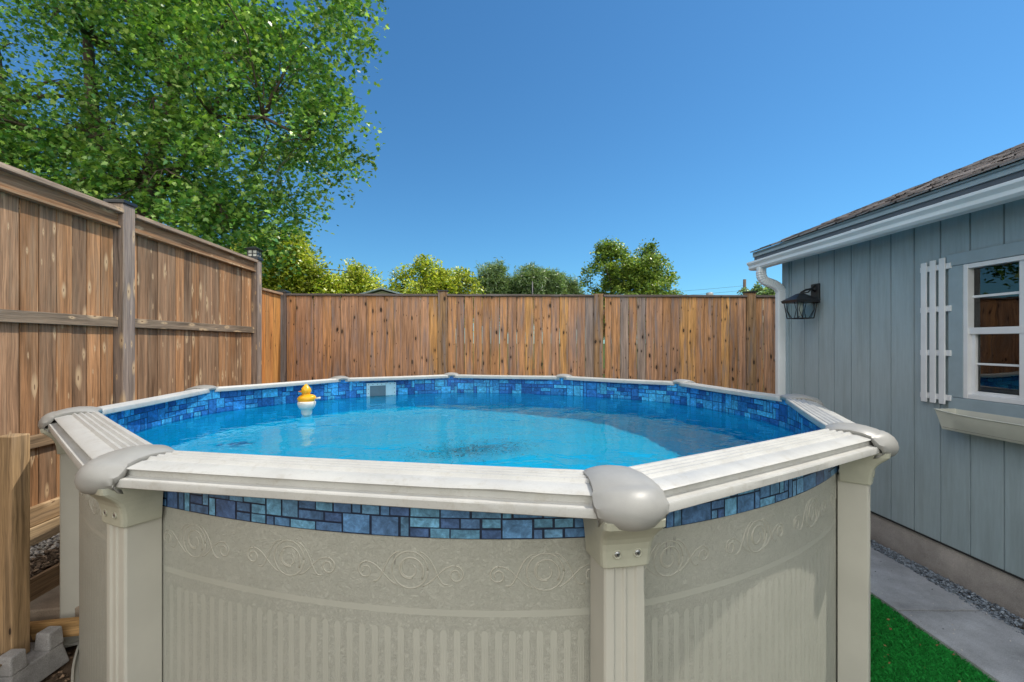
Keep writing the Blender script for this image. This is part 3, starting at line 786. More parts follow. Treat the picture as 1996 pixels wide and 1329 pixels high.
for k, yy in enumerate(posts):
    mb = MB(); p = lp(yy, -.06); top = TOPZ + (.05 if k < 3 else .012)
    mb.box((p.x, p.y, top / 2), (.14, .14, top), lrot, 2, (.27, .215, .18)); po = LF.part(mb, "post", M['fence_l'], bevel=.006)
    mb = MB()
    if k < 3:
        mb.box((p.x, p.y, top + .016), (.165, .165, .032), lrot); LF.part(mb, "post_cap", M['black'], bevel=.006, parent=po)
    else:
        def sq(h, z): return [tuple(p.to_2d() + LNrm * a + LD * b) + (z,) for a, b in ((-h, -h), (h, -h), (h, h), (-h, h))]
        t = top
        mb.loft([sq(.085, t), sq(.085, t + .032), sq(.068, t + .045)], smooth=False); mb.loft([sq(.088, t + .132), sq(.093, t + .145), sq(.02, t + .19)], smooth=False)
        for a, b in ((-.062, -.062), (.062, -.062), (.062, .062), (-.062, .062), (0, -.064), (0, .064), (.064, 0), (-.064, 0)):
            q = p.to_2d() + LNrm * a + LD * b; mb.box((q.x, q.y, t + .088), (.010, .010, .09), lrot)
        for a, b, sx, sy in ((0, -.064, .13, .008), (0, .064, .13, .008), (.064, 0, .008, .13), (-.064, 0, .008, .13)):
            q = p.to_2d() + LNrm * a + LD * b; mb.box((q.x, q.y, t + .086), (sx, sy, .008), lrot)
        lc = LF.part(mb, "post_cap_light", M['black'], parent=po)
        mb = MB(); mb.loft([sq(.056, t + .044), sq(.056, t + .133)], smooth=False); LF.part(mb, "lamp_pane", M['lampglass'], parent=po)

# ------------------------------------------------------------------ rear fence
def ry(x): return 7.2 + (x + 3.58) / 8.5 * .30
RD = Vector((8.5, .30)).normalized(); rrot = Matrix(((RD.x, -RD.y, 0), (RD.y, RD.x, 0), (0, 0, 1)))
RT = H + .76
RF = Thing("wooden_fence", (0, ry(0), 0), "reddish brown board fence with knotty grey streaked boards across the back of the pool", "fence")
def tintR():
    w_ = random.random(); b = random.uniform(.85, 1.2)
    c = (.48, .25, .115) if w_ < .42 else ((.44, .245, .14) if w_ < .78 else ((.33, .25, .20) if w_ < .9 else (.56, .30, .11)))
    return tuple(x * b for x in c)
rposts = [-3.60, -1.10, 1.385, 3.87, 6.35]
for k in range(4):
    x0, x1 = rposts[k] + .075, rposts[k + 1] - .075; n = round((x1 - x0) / .141); bw = (x1 - x0) / n; mb = MB()
    for i in range(n):
        xx = x0 + bw * (i + .5); gp = .003 if k == 0 else random.choice((.003, .005, .008, .013, .005))
        if k == 2 and i == 0: gp = .03
        hh = RT - .03 - random.uniform(0, .006); tilt = Matrix.Rotation(random.uniform(-.0022, .0022), 3, 'Y')
        mb.box((xx + (.012 if (k == 2 and i == 0) else 0), ry(xx) + .03 + random.uniform(-.004, .004), (hh + .05) / 2), (bw - gp, .018, hh - .05), rrot @ tilt, 2, tintR())
    RF.part(mb, "board_panel", M['fence_r'], bevel=.003)
    xc = (x0 + x1) / 2
    mb = MB(); mb.box((xc, ry(xc) + .035, RT - .014), (x1 - x0, .10, .032), rrot, 0, (.13, .105, .09)); RF.part(mb, "cap_rail", M['fence_r'], bevel=.003)
    for z in (.5, 1.25, 2.2):
        mb = MB(); mb.box((xc, ry(xc) + .06, z), (x1 - x0, .038, .089), rrot, 0, (.3, .2, .12)); RF.part(mb, "back_rail", M['fence_r'])
for k, xx in enumerate(rposts):
    mb = MB(); top = RT + (.045 if k in (1, 3) else .015); mb.box((xx, ry(xx) + .055, top / 2), (.145, .12, top), rrot, 2, (.33, .20, .10) if k else (.20, .16, .14)); po = RF.part(mb, "post", M['fence_r'], bevel=.005)
    if k != 2:
        mb = MB(); t = top; h = .085
        def sq(h, z): return [(xx + a * RD.x - b * RD.y, ry(xx) + .055 + a * RD.y + b * RD.x, z) for a, b in ((-h, -h), (h, -h), (h, h), (-h, h))]
        if k == 0: mb.loft([sq(.09, t), sq(.09, t + .02), sq(.02, t + .055)], smooth=False)
        else: mb.loft([sq(.083, t), sq(.083, t + .018)], smooth=False)
        RF.part(mb, "post_cap", M['black'], parent=po)
# short connecting panel in the left corner
SF = Thing("fence_panel", lp(6.9, 0, 0), "short orange sunlit fence panel between the tall left fence and the corner post", "fence panel")
mb = MB(); y0, y1 = 6.48, 7.16; n = 5; bw = (y1 - y0) / n
for i in range(n):
    yy = y0 + bw * (i + .5); p = lp(yy, -.02 + random.uniform(-.003, .003)); mb.box((p.x, p.y, (RT - .03 + .05) / 2), (.018, bw - .004, RT - .08), lrot, 2, tuple(x * random.uniform(.9, 1.1) for x in (.52, .24, .07)))
SF.part(mb, "board_panel", M['post_new'], bevel=.003)
mb = MB(); p = lp((y0 + y1) / 2, -.02); mb.box((p.x, p.y, RT - .012), (.09, y1 - y0, .034), lrot, 1, (.38, .24, .14)); SF.part(mb, "cap_rail", M['fence_l'], bevel=.003)

# ------------------------------------------------------------------ loose post and pier block at the left
PX, PY = -2.535, 2.30
pb_ = Thing("wooden_post", (PX, PY, .1), "short square tan timber post standing in a concrete pier block at the left", "post")
mb = MB(); mb.box((PX, PY + .045, (1.25 + .12) / 2), (.089, .089, 1.13), None, 2, (.37, .245, .13)); pb_.part(mb, "post_timber", M['post_new'], bevel=.006)
blk = Thing("pier_block", (PX, PY, 0), "grey notched concrete pier block holding the timber post", "concrete block")
mb = MB()
def fru(cx, cy, z0, z1, a0, b0, a1, b1): mb.loft([[(cx - a0, cy - b0, z0), (cx + a0, cy - b0, z0), (cx + a0, cy + b0, z0), (cx - a0, cy + b0, z0)], [(cx - a1, cy - b1, z1), (cx + a1, cy - b1, z1), (cx + a1, cy + b1, z1), (cx - a1, cy + b1, z1)]], smooth=False)
fru(PX, PY + .045, 0, .115, .15, .15, .13, .13)
for sx in (-1, 1):
    for sy in (-1, 1): fru(PX + sx * .092, PY + .045 + sy * .092, .113, .205, .042, .042, .036, .036)
blk.part(mb, "block", M['block'], bevel=.008)
# paver and edging in the side bed
pv = Thing("paving_stone", (-2.72, 2.62, .16), "flat tan paving stone in the dirt beside the left fence", "paver")
mb = MB(); z = .225
pts = [(-3.05, 2.50), (-2.44, 2.62), (-2.50, 2.86), (-2.62, 2.93), (-3.05, 2.90)]; mb.loft([[(x, y, .13) for x, y in pts], [(x, y, z) for x, y in pts]], smooth=False); pv.part(mb, "stone", M['paver'], bevel=.01)
ed = Thing("edging_board", (-2.6, 2.4, .1), "rough timber board edging below the tan paving stone", "edging board")
mb = MB(); mb.box((-2.62, 2.50, .155), (.62, .035, .09), Matrix.Rotation(math.atan2(.12, .61), 3, 'Z'), 0, (.42, .25, .10)); ed.part(mb, "board", M['post_new'], bevel=.004)
ed = Thing("edging_board", (-2.9, 3.3, .3), "thin dark timber edging holding back the mulch along the left fence", "edging board")
mb = MB(); a_, b_ = lp(2.2, .40), lp(4.4, .40); m_ = (a_ + b_) / 2; mb.box((m_.x, m_.y, .27), (.025, 2.2, .16), lrot, 1, (.25, .17, .10)); ed.part(mb, "board", M['fence_l'], bevel=.003)

# ------------------------------------------------------------------ house
HY0, HY1 = -2.5, 5.05
HS = Thing("house", (wx(2), 2, 0), "single storey house wall in blue grey grooved siding with dark shingle roof", "house")
HD = Vector((-.0422, 1)).normalized(); HN = Vector((-HD.y, HD.x)) # towards the pool (-x)
def hp(Y, d=0, z=0): return Vector((wx(Y) + HN.x * d, Y + HN.y * d, z))   # d outwards from wall face
hrot = Matrix(((HD.x, -HD.y, 0), (HD.y, HD.x, 0), (0, 0, 1)))  # local x = along wall, y = into... normal(-) axis
SB, ST = H - 1.42, H + .90
WY0, WY1, WZ0, WZ1 = 2.45, 3.11, H - .376, H + .523      # window opening (window runs out of frame towards viewer)
mb = MB()
# grooved siding as profile strips; grooves at 0.2045 spacing, one at Y=4.72
gy = [4.72 - .2045 * i for i in range(-1, 36)]
edges = sorted([HY1] + [y for y in gy if y < HY1] + [HY0])
def strip(ya, yb, z0, z1, ga=1, gb=1, g=.006, dp=.009):
    ga = g * ga + 1e-4; gb = g * gb + 1e-4
    a = hp(ya + ga, 0); b = hp(yb - gb, 0); a2 = hp(ya + ga * .3, -dp); b2 = hp(yb - gb * .3, -dp); b3 = hp(yb, -dp)
    a3 = hp(ya, -dp)
    for p, q, m in ((a3, a2, 1), (a2, a, 1), (a, b, 0), (b, b2, 1), (b2, b3, 1)): mb.face([(p.x, p.y, z0), (p.x, p.y, z1), (q.x, q.y, z1), (q.x, q.y, z0)], m=m)
for ya, yb in zip(edges, edges[1:]):
    if yb <= WY0 or ya >= WY1: strip(ya, yb, SB, ST)
    elif ya >= WY0 and yb <= WY1: strip(ya, yb, SB, WZ0); strip(ya, yb, WZ1, ST)
    elif ya < WY0: strip(ya, WY0, SB, ST, 1, 0); strip(WY0, yb, SB, WZ0, 0, 1); strip(WY0, yb, WZ1, ST, 0, 1)
    else: strip(ya, WY1, SB, WZ0, 1, 0); strip(ya, WY1, WZ1, ST, 1, 0); strip(WY1, yb, SB, ST, 0, 1)
c0, c1 = hp(HY1), hp(HY1); c1.x += 6
mb.face([(c0.x, c0.y, SB), (c1.x, c1.y, SB), (c1.x, c1.y, ST), (c0.x + .0, c0.y, ST)])
mb.face([(c0.x, c0.y, ST), (c1.x, c1.y, ST), ((c0.x + c1.x) / 2, c0.y, ST + 1.3)])
a, b = hp(HY0, 0), hp(HY1, 0)
mb.face([(a.x, a.y, SB), (b.x, b.y, SB), (b.x, b.y, SB - .01), (a.x, a.y, SB - .01)], m=1)
HS.part(mb, "siding_wall", [M['siding'], M['groove']])
mb = MB(); m_ = hp((HY0 + HY1) / 2, -.16); mb.box((m_.x, m_.y, SB / 2 - .02), (HY1 - HY0, .30, SB + .0), Matrix(((HD.x, HN.x, 0), (HD.y, HN.y, 0), (0, 0, 1))), 0)
HS.part(mb, "foundation", M['foundation'])
hr = Matrix(((HD.x, HN.x, 0), (HD.y, HN.y, 0), (0, 0, 1)))     # local x along wall, local y outwards
def hbox(mb, y0, y1, d0, d1, z0, z1, m=0, grain=0, tint=(1, 1, 1)):
    p = hp((y0 + y1) / 2, (d0 + d1) / 2); mb.box((p.x, p.y, (z0 + z1) / 2), (y1 - y0, d1 - d0, z1 - z0), hr, grain, tint, m)
mb = MB(); hbox(mb, HY0, HY1, -.02, .006, SB - .012, SB - .001, 0); HS.part(mb, "sill_flashing", M['dark'])
mb = MB(); hbox(mb, 4.955, 5.06, .0, .018, SB, ST); HS.part(mb, "corner_board", M['trim'], bevel=.002)
mb = MB()
hbox(mb, WY1 + .002, WY1 + .10, .002, .024, WZ0 - .0, WZ1 + .0); HS.part(mb, "window_side_trim", M['trim'], bevel=.003)
mb = MB(); hbox(mb, .9, WY1 + .11, .002, .028, WZ1 + .002, WZ1 + .085); HS.part(mb, "window_head_trim", M['trim'], bevel=.003)
mb = MB(); hbox(mb, .9, WY1 + .10, .002, .026, WZ0 - .085, WZ0 - .002); HS.part(mb, "window_sill_trim", M['trim'], bevel=.003)
# window: frame, sashes, muntins
mb = MB(); WN0 = 2.45
fw = .03
hbox(mb, WY1 - fw, WY1, -.06, .022, WZ0, WZ1); hbox(mb, WN0, WN0 + fw, -.06, .022, WZ0, WZ1)
hbox(mb, WN0 + fw, WY1 - fw, -.06, .020, WZ0, WZ0 + fw); hbox(mb, WN0 + fw, WY1 - fw, -.06, .020, WZ1 - fw, WZ1)
wf = HS.part(mb, "window", M['white'], bevel=.003)
mb = MB(); zm = H + .075
y_m = 2.78
hbox(mb, WN0 + fw, WY1 - fw, -.035, .010, zm - .022, zm + .022)
hbox(mb, y_m - .022, y_m + .012, -.035, .006, WZ0 + fw, WZ1 - fw)
hbox(mb, WY1 - fw - .025, WY1 - fw, -.045, -.004, WZ0 + fw, zm - .022); hbox(mb, y_m + .012, WY1 - fw - .025, -.045, -.004, WZ0 + fw, WZ0 + fw + .022)
hbox(mb, y_m + .012, WY1 - fw, -.032, -.012, H + .295, H + .311); hbox(mb, y_m + .012, WY1 - fw - .025, -.034, -.016, H - .150, H - .136)
hbox(mb, WN0 + fw, y_m - .022, -.032, -.012, H + .295, H + .311); hbox(mb, WN0 + fw, y_m - .022, -.034, -.016, H - .150, H - .136)
HS.part(mb, "sash", M['white'], bevel=.002, parent=wf)
mb = MB(); hbox(mb, WN0 + fw, WY1 - fw, -.026, -.023, WZ0 + fw, WZ1 - fw); HS.part(mb, "pane", M['glass'], parent=wf)
mb = MB()   # room seen through the glass
hbox(mb, .8, 4.2, -1.30, -1.28, .3, 2.5); hbox(mb, 4.18, 4.2, -1.3, -.3, .3, 2.5); hbox(mb, .8, .82, -1.3, -.3, .3, 2.5); hbox(mb, .8, 4.2, -1.3, -.3, 2.48, 2.5); hbox(mb, .8, 4.2, -1.3, -.3, .3, .32)
HS.part(mb, "room", M['interior'])
mb = MB()
P = [];
for k in range(13):
    yy = 2.98 + k * .008; P.append(hp(yy, -.10 - .012 * (k % 2)))
for a, b in zip(P, P[1:]): mb.face([(a.x, a.y, WZ0), (b.x, b.y, WZ0), (b.x, b.y, WZ1), (a.x, a.y, WZ1)])
HS.part(mb, "curtain", M['curtain'], parent=wf)
mb = MB(); hbox(mb, WN0 + .03, 3.02, -.12, -.115, WZ0, WZ1); bl = HS.part(mb, "blind", simple("grey_blind", (.62, .60, .62), .8, .2, .15, 6), parent=wf)
for z in (H - .225, H - .285): mb = MB(); hbox(mb, WN0 + .03, 3.03, -.112, -.075, z - .004, z + .004); HS.part(mb, "white_strip", M['white'], parent=wf)  # two thin white strips just in front of the blind
# eave, fascia, soffit, roof
EX = 2.97 - 3.19         # eave line offset from wall plane (towards pool -> d = +.22)
RY1 = 5.27; EZ = H + 1.02
mb = MB(); hbox(mb, HY0, RY1, .19, .21, H + .86, EZ - .055); fa = HS.part(mb, "fascia", simple("shadow_tone_fascia", (.10, .12, .145), .5, .4, .05, 8), bevel=.002)  # shadow below the roof edge is put into this dark colour
mb = MB(); hbox(mb, HY0, RY1 + .01, .19, .222, EZ - .053, EZ + .002); HS.part(mb, "drip_strip", M['trim'], bevel=.002)
mb = MB(); hbox(mb, HY0, RY1, -.02, .19, ST, ST + .012); HS.part(mb, "soffit", M['trim'])
mb = MB()
# rake fascia at the far gable end
ps = math.tan(R(21.8))
p0 = hp(RY1, .20); up = Vector((math.cos(R(21.8)), 0, math.sin(R(21.8))))
rkrot = Matrix((( up.x, 0, -up.z), (0, 1, 0), (up.z, 0, up.x)))
cen = Vector((p0.x, p0.y - .012, EZ - .075)) + up * 1.9
mb.box(cen, (3.8, .02, .13), rkrot); HS.part(mb, "rake_board", M['trim'])
# shingles: courses of individual tabs
mb = MB(); sl_len = 3.9; course = .125; nc = int(sl_len / course)
nrmv = Vector((-up.z, 0, up.x))
mb2 = MB()
for c in range(nc):
    yy = HY0; rowshift = random.uniform(0, .3)
    yy -= rowshift
    while yy < RY1 + .005:
        wdt = random.uniform(.12, .30); y2 = min(yy + wdt, RY1 + .012 + random.uniform(-.006, .006)); th = random.choice((.004, .009, .009))
        v = random.uniform(.34, .80); t = (v * 1.08, v * .97, v * .92)
        if y2 - yy > .02:
            e = Vector((hp((yy + y2) / 2, .245).x, (yy + y2) / 2, EZ)); bpos = e + up * (c * course)
            o0 = bpos + nrmv * (.004 + th); o1 = bpos + up * (course + .06) + nrmv * .003
            A = [Vector((o0.x, yy + .002, o0.z)), Vector((o0.x, y2 - .002, o0.z)), Vector((o1.x, y2 - .002, o1.z)), Vector((o1.x, yy + .002, o1.z))]
            mb.face(A, tint=t)
            Bt = [a_ - nrmv * (th + .003) for a_ in A[:2]]; mb.face([Bt[0], Bt[1], A[1], A[0]], tint=tuple(x * .55 for x in t)); mb.face([Bt[1], A[1] - nrmv * .0, A[2], A[2] - nrmv * .006], tint=tuple(x * .5 for x in t))
        yy = y2 if y2 > yy + .001 else yy + .05
HS.part(mb, "roof", M['shingle'])
mb = MB(); e0 = hp(HY0, .24); e1 = hp(RY1, .24)
q = [Vector((e0.x, HY0, EZ)), Vector((e1.x, RY1, EZ)), Vector((e1.x, RY1, EZ)) + up * 3.9, Vector((e0.x, HY0, EZ)) + up * 3.9]
mb.face(q); mb.face([p - nrmv * .02 for p in q][::-1])
u2 = Vector((up.x, 0, -up.z)); r0, r1 = q[3], q[2]; mb.face([r0, r1, r1 + u2 * 3.9, r0 + u2 * 3.9])
HS.part(mb, "roof_deck", M['dark'])
# gutter (K profile) with end cap and downspout
GP = [(.212, .088), (.212, 0), (.285, 0), (.305, .018), (.300, .045), (.325, .070), (.325, .088), (.315, .092), (.309, .085)]
mb = MB(); G0, G1 = HY0, 5.22; rings = []
for k in range(41):
    yy = G0 + (G1 - G0) * k / 40; zz = H + .815 + .004 * math.sin(k * .9) * .3 - .012 * (k / 40) * 0
    rr = []
    for d, z in GP: p = hp(yy, d); rr.append((p.x, p.y, zz + z - .008))
    rings.append(rr)
mb.loft(rings, False, False, smooth=False)
mb.face([rings[-1][i] for i in range(7)]); mb.face([rings[0][i] for i in range(7)])
gt = HS.part(mb, "gutter", M['gutter'], bevel=.002); s_ = gt.modifiers.new("s", 'SOLIDIFY'); s_.thickness = .0015
for yy in (4.6, 3.7, 2.95, 2.1): mb = MB(); hbox(mb, yy - .012, yy + .012, .205, .318, H + .893, H + .900); HS.part(mb, "gutter_strap", M['gutter'], parent=gt)
mb = MB(); DY_ = 5.03
def sect(p, d, hw=.038, hd=.045, n=12, bulge=1.0):   # rounded rectangle section perpendicular to d (in the x-z plane)
    d = Vector(d).normalized(); side = Vector((0, 1, 0)); up_ = d.cross(side).normalized(); out = []
    for k in range(n):
        a = 2 * math.pi * k / n; ca, sa = math.cos(a), math.sin(a); e = .45
        out.append(tuple(Vector(p) + side * hw * bulge * math.copysign(abs(ca) ** e, ca) + up_ * hd * bulge * math.copysign(abs(sa) ** e, sa)))
    return out
gx = hp(DY_, .262).x; wxx = hp(DY_, .052).x
path = []; z0 = H + .81
ctr = [(gx, z0 + .01), (gx, z0 - .03), (gx - .002, z0 - .06), (gx + .006, z0 - .10), (gx + .03, z0 - .135), (gx + .07, z0 - .155), (gx + .115, z0 - .17), (gx + .155, z0 - .19), (gx + .19, z0 - .22), (wxx, z0 - .26), (wxx, z0 - .30)]
# smooth resample
cs = []
for i in range(len(ctr) - 1):
    for t in (0, .25, .5, .75): 
        p0_, p1_, p2_, p3_ = ctr[max(i - 1, 0)], ctr[i], ctr[i + 1], ctr[min(i + 2, len(ctr) - 1)]
        cs.append(tuple(.5 * (2 * p1_[k] + (p2_[k] - p0_[k]) * t + (2 * p0_[k] - 5 * p1_[k] + 4 * p2_[k] - p3_[k]) * t * t + (3 * p1_[k] - p0_[k] - 3 * p2_[k] + p3_[k]) * t ** 3) for k in (0, 1)))
rings = []
for i, (x, z) in enumerate(cs):
    a = cs[max(i - 1, 0)]; b = cs[min(i + 1, len(cs) - 1)]; rings.append(sect((x, DY_, z), (b[0] - a[0], 0, b[1] - a[1]), bulge=1.06 if i % 2 and 5 < i < 36 else .97))
mb.loft(rings, True, True, smooth=False)
for z_a, z_b, bl in ((z0 - .29, .12, 1.0), (z0 - .31, z0 - .28, 1.05), (H - .16, H - .20, 1.05)):
    mb.loft([sect((wxx, DY_, z_a), (0, 0, -1), bulge=bl), sect((wxx, DY_, z_b), (0, 0, -1), bulge=bl)], True, True, smooth=False)
HS.part(mb, "downspout", M['gutter'])

# wall lantern
LY = 4.545
LN_ = Thing("wall_lantern", hp(LY, .0, H + .49), "black wall lantern with glass panes mounted on the siding near the downspout", "lantern")
mb = MB(); hbox(mb, LY - .055, LY + .055, .0, .022, H + .385, H + .575); LN_.part(mb, "backplate", M['black'], bevel=.004)
mb = MB(); c = hp(LY, .165); lx, ly = c.x, c.y
arm = [(hp(LY, .02).x, ly, H + .50), (hp(LY, .06).x, ly, H + .525), (hp(LY, .11).x, ly, H + .515), (lx + .01, ly, H + .490), (lx, ly, H + .47)]
mb.tube(arm, .010, 8); mb.tube([(hp(LY, .02).x, ly, H + .56), (hp(LY, .09).x, ly, H + .49), (lx, ly, H + .485)], .007, 8); LN_.part(mb, "arm", M['black'])
def sql(h, z, dx=0): return [tuple(Vector((lx, ly)) + HN * a + HD * b) + (z,) for a, b in ((-h, -h), (h, -h), (h, h), (-h, h))]
mb = MB(); mb.loft([sql(.118, H + .405), sql(.120, H + .412), sql(.060, H + .452), sql(.030, H + .475), sql(.012, H + .482)], smooth=False); mb.loft([sql(.112, H + .388), sql(.118, H + .405)], smooth=False); LN_.part(mb, "roof", M['black'])
mb = MB(); zt_, zb_ = H + .395, H + .235
T = sql(.100, zt_); B = sql(.080, zb_)
for k in range(4):
    k2 = (k + 1) % 4; A_, B_, C_, D_ = map(Vector, (T[k], T[k2], B[k2], B[k]))
    mb.tube([A_, D_], .005, 4); mb.tube([D_, C_], .006, 4); mb.tube([A_, B_], .005, 4)
    ml, mr = A_.lerp(D_, .5).lerp(B_.lerp(C_, .5), .10), B_.lerp(C_, .5).lerp(A_.lerp(D_, .5), .10)
    mb.tube([A_.lerp(B_, .22), ml, D_.lerp(C_, .30)], .0035, 4); mb.tube([A_.lerp(B_, .78), mr, D_.lerp(C_, .70)], .0035, 4)
LN_.part(mb, "cage", M['black'])
mb = MB(); T2, B2 = sql(.094, zt_), sql(.075, zb_)
for k in range(4): k2 = (k + 1) % 4; mb.face([T2[k], T2[k2], B2[k2], B2[k]])
LN_.part(mb, "pane", M['clear'])
mb = MB(); mb.lathe([(.0, .12), (.014, .11), (.022, .07), (.026, .035), (.018, .0), (.012, -.01), (.012, -.04)], (lx, ly, H + .30), 16); LN_.part(mb, "bulb", M['lampglass'])

# shutter
SH = Thing("picket_shutter", hp(3.31, .03, H), "white picket shutter of three slats and four battens left of the window", "shutter")
for k, (a, b, dz) in enumerate(((3.352, 3.396, 0), (3.284, 3.328, .006), (3.216, 3.260, .012))):
    mb = MB(); hbox(mb, a, b, .034, .044, H - .432 - dz * 0, H + .578 + dz, 0, 2); SH.part(mb, "slat", M['white'], bevel=.003)
for z in (.53, .235, -.075, -.385):
    mb = MB(); hbox(mb, 3.185, 3.412, .020, .034, H + z - .02, H + z + .02); SH.part(mb, "batten", M['white'], bevel=.003)

# window box
PB = Thing("planter_box", hp(2.6, .1, H - .5), "long empty cream window box under the window", "planter box")
mb = MB(); y1_, y0_ = 3.165, 1.6; zt2, zb2 = H - .455, H - .590
inn = []
rings = []
for k in range(25):
    t = k / 24; yy = y1_ - (y1_ - y0_) * t
    sag = .02 * (1 - abs(2 * t - 1) ** 6)
    d1, d0 = .165, .02
    taper = .0 if k else 0
    pr = [(d0, zt2), (d0, zb2 + .005), (d0 + .005, zb2), (d1 - .035, zb2), (d1 - .028, zb2 + .006), (d1, zt2 - sag - .006), (d1 + .008, zt2 - sag), (d1 + .004, zt2 - sag + .004), (d1 - .006, zt2 - sag), (d1 - .034, zb2 + .015), (d0 + .012, zb2 + .015), (d0 + .008, zt2)]
    rr = []
    for d, z in pr: p = hp(yy - (.025 * (z - zt2) / (zb2 - zt2) if k == 0 else 0), d); rr.append((p.x, p.y, z))
    rings.append(rr)
mb.loft(rings, True, True, smooth=False)
def endp(yy): # end wall
    pts = [hp(yy, .02), hp(yy, .165)]; lo = [hp(yy - .02, .02), hp(yy - .02, .135)]
    mb.loft([[(pts[0].x, pts[0].y, zt2 + .002), (pts[1].x, pts[1].y, zt2 + .002), (lo[1].x, lo[1].y, zb2 + .002), (lo[0].x, lo[0].y, zb2 + .002)], [(pts[0].x, pts[0].y - .012, zt2 + .002), (pts[1].x, pts[1].y - .012, zt2 + .002), (lo[1].x, lo[1].y - .012, zb2 + .002), (lo[0].x, lo[0].y - .012, zb2 + .002)]], smooth=False)
endp(y1_ - .001)
PB.part(mb, "box", M['planter'], auto=35)
mb = MB(); hbox(mb, 1.62, y1_ - .03, .03, .14, zb2 + .016, zb2 + .09); PB.part(mb, "soil", M['dirt'])

# ------------------------------------------------------------------ trees
MAPLE = [(0, -.5), (.10, -.22), (.42, -.30), (.32, -.05), (.52, .12), (.24, .14), (.20, .32), (0, .55), (-.20, .32), (-.24, .14), (-.52, .12), (-.32, -.05), (-.42, -.30), (-.10, -.22)]
OVAL = [(0, -.5), (.26, -.12), (.22, .2), (0, .5), (-.22, .2), (-.26, -.12)]
NEEDLE = [(0, -.6), (.09, 0), (0, .6), (-.09, 0)]
def leaves_obj(name, centers, size, shape, cols, parent, base, droop=.5, seed=1, up_bias=.6, mult=None):
    """one mesh of leaf-sized faces at the given centres"""
    rg = np.random.default_rng(seed); n = len(centers); k = len(shape)
    nr = rg.normal(size=(n, 3)); nr[:, 2] = np.abs(nr[:, 2]) * 1.0 + up_bias; nr /= np.linalg.norm(nr, axis=1)[:, None]
    t = rg.normal(size=(n, 3)); t[:, 2] -= droop * 2; t -= nr * (t * nr).sum(1)[:, None]; t /= np.linalg.norm(t, axis=1)[:, None]
    b = np.cross(nr, t); s = size * rg.uniform(.6, 1.25, n)
    sh = np.array(shape); bend = -.25 * (sh[:, 0] ** 2 + sh[:, 1] ** 2)
    P = centers[:, None, :] + s[:, None, None] * (b[:, None, :] * sh[None, :, :1] + t[:, None, :] * sh[None, :, 1:2] + nr[:, None, :] * bend[None, :, None])
    P = (P.reshape(-1, 3) - np.array(base)).astype(np.float32)
    me = bpy.data.meshes.new(name); me.vertices.add(n * k); me.vertices.foreach_set("co", P.ravel())
    me.loops.add(n * k); me.loops.foreach_set("vertex_index", np.arange(n * k, dtype=np.int32)); me.polygons.add(n)
    me.polygons.foreach_set("loop_start", np.arange(n, dtype=np.int32) * k)
    me.polygons.foreach_set("loop_total", np.full(n, k, dtype=np.int32))
    me.update(calc_edges=True)
    a = me.color_attributes.new("tint", 'FLOAT_COLOR', 'CORNER'); ci = rg.integers(0, len(cols), n); cc = np.array(cols)[ci] * rg.uniform(.6, 1.4, n)[:, None] * (mult[:, None] if mult is not None else 1)
    cc = np.concatenate([cc, np.ones((n, 1))], 1).astype(np.float32); a.data.foreach_set("color", np.repeat(cc, k, 0).ravel())
    me.materials.append(M['leaf']); o = bpy.data.objects.new(name, me); C.objects.link(o); o.parent = parent; return o
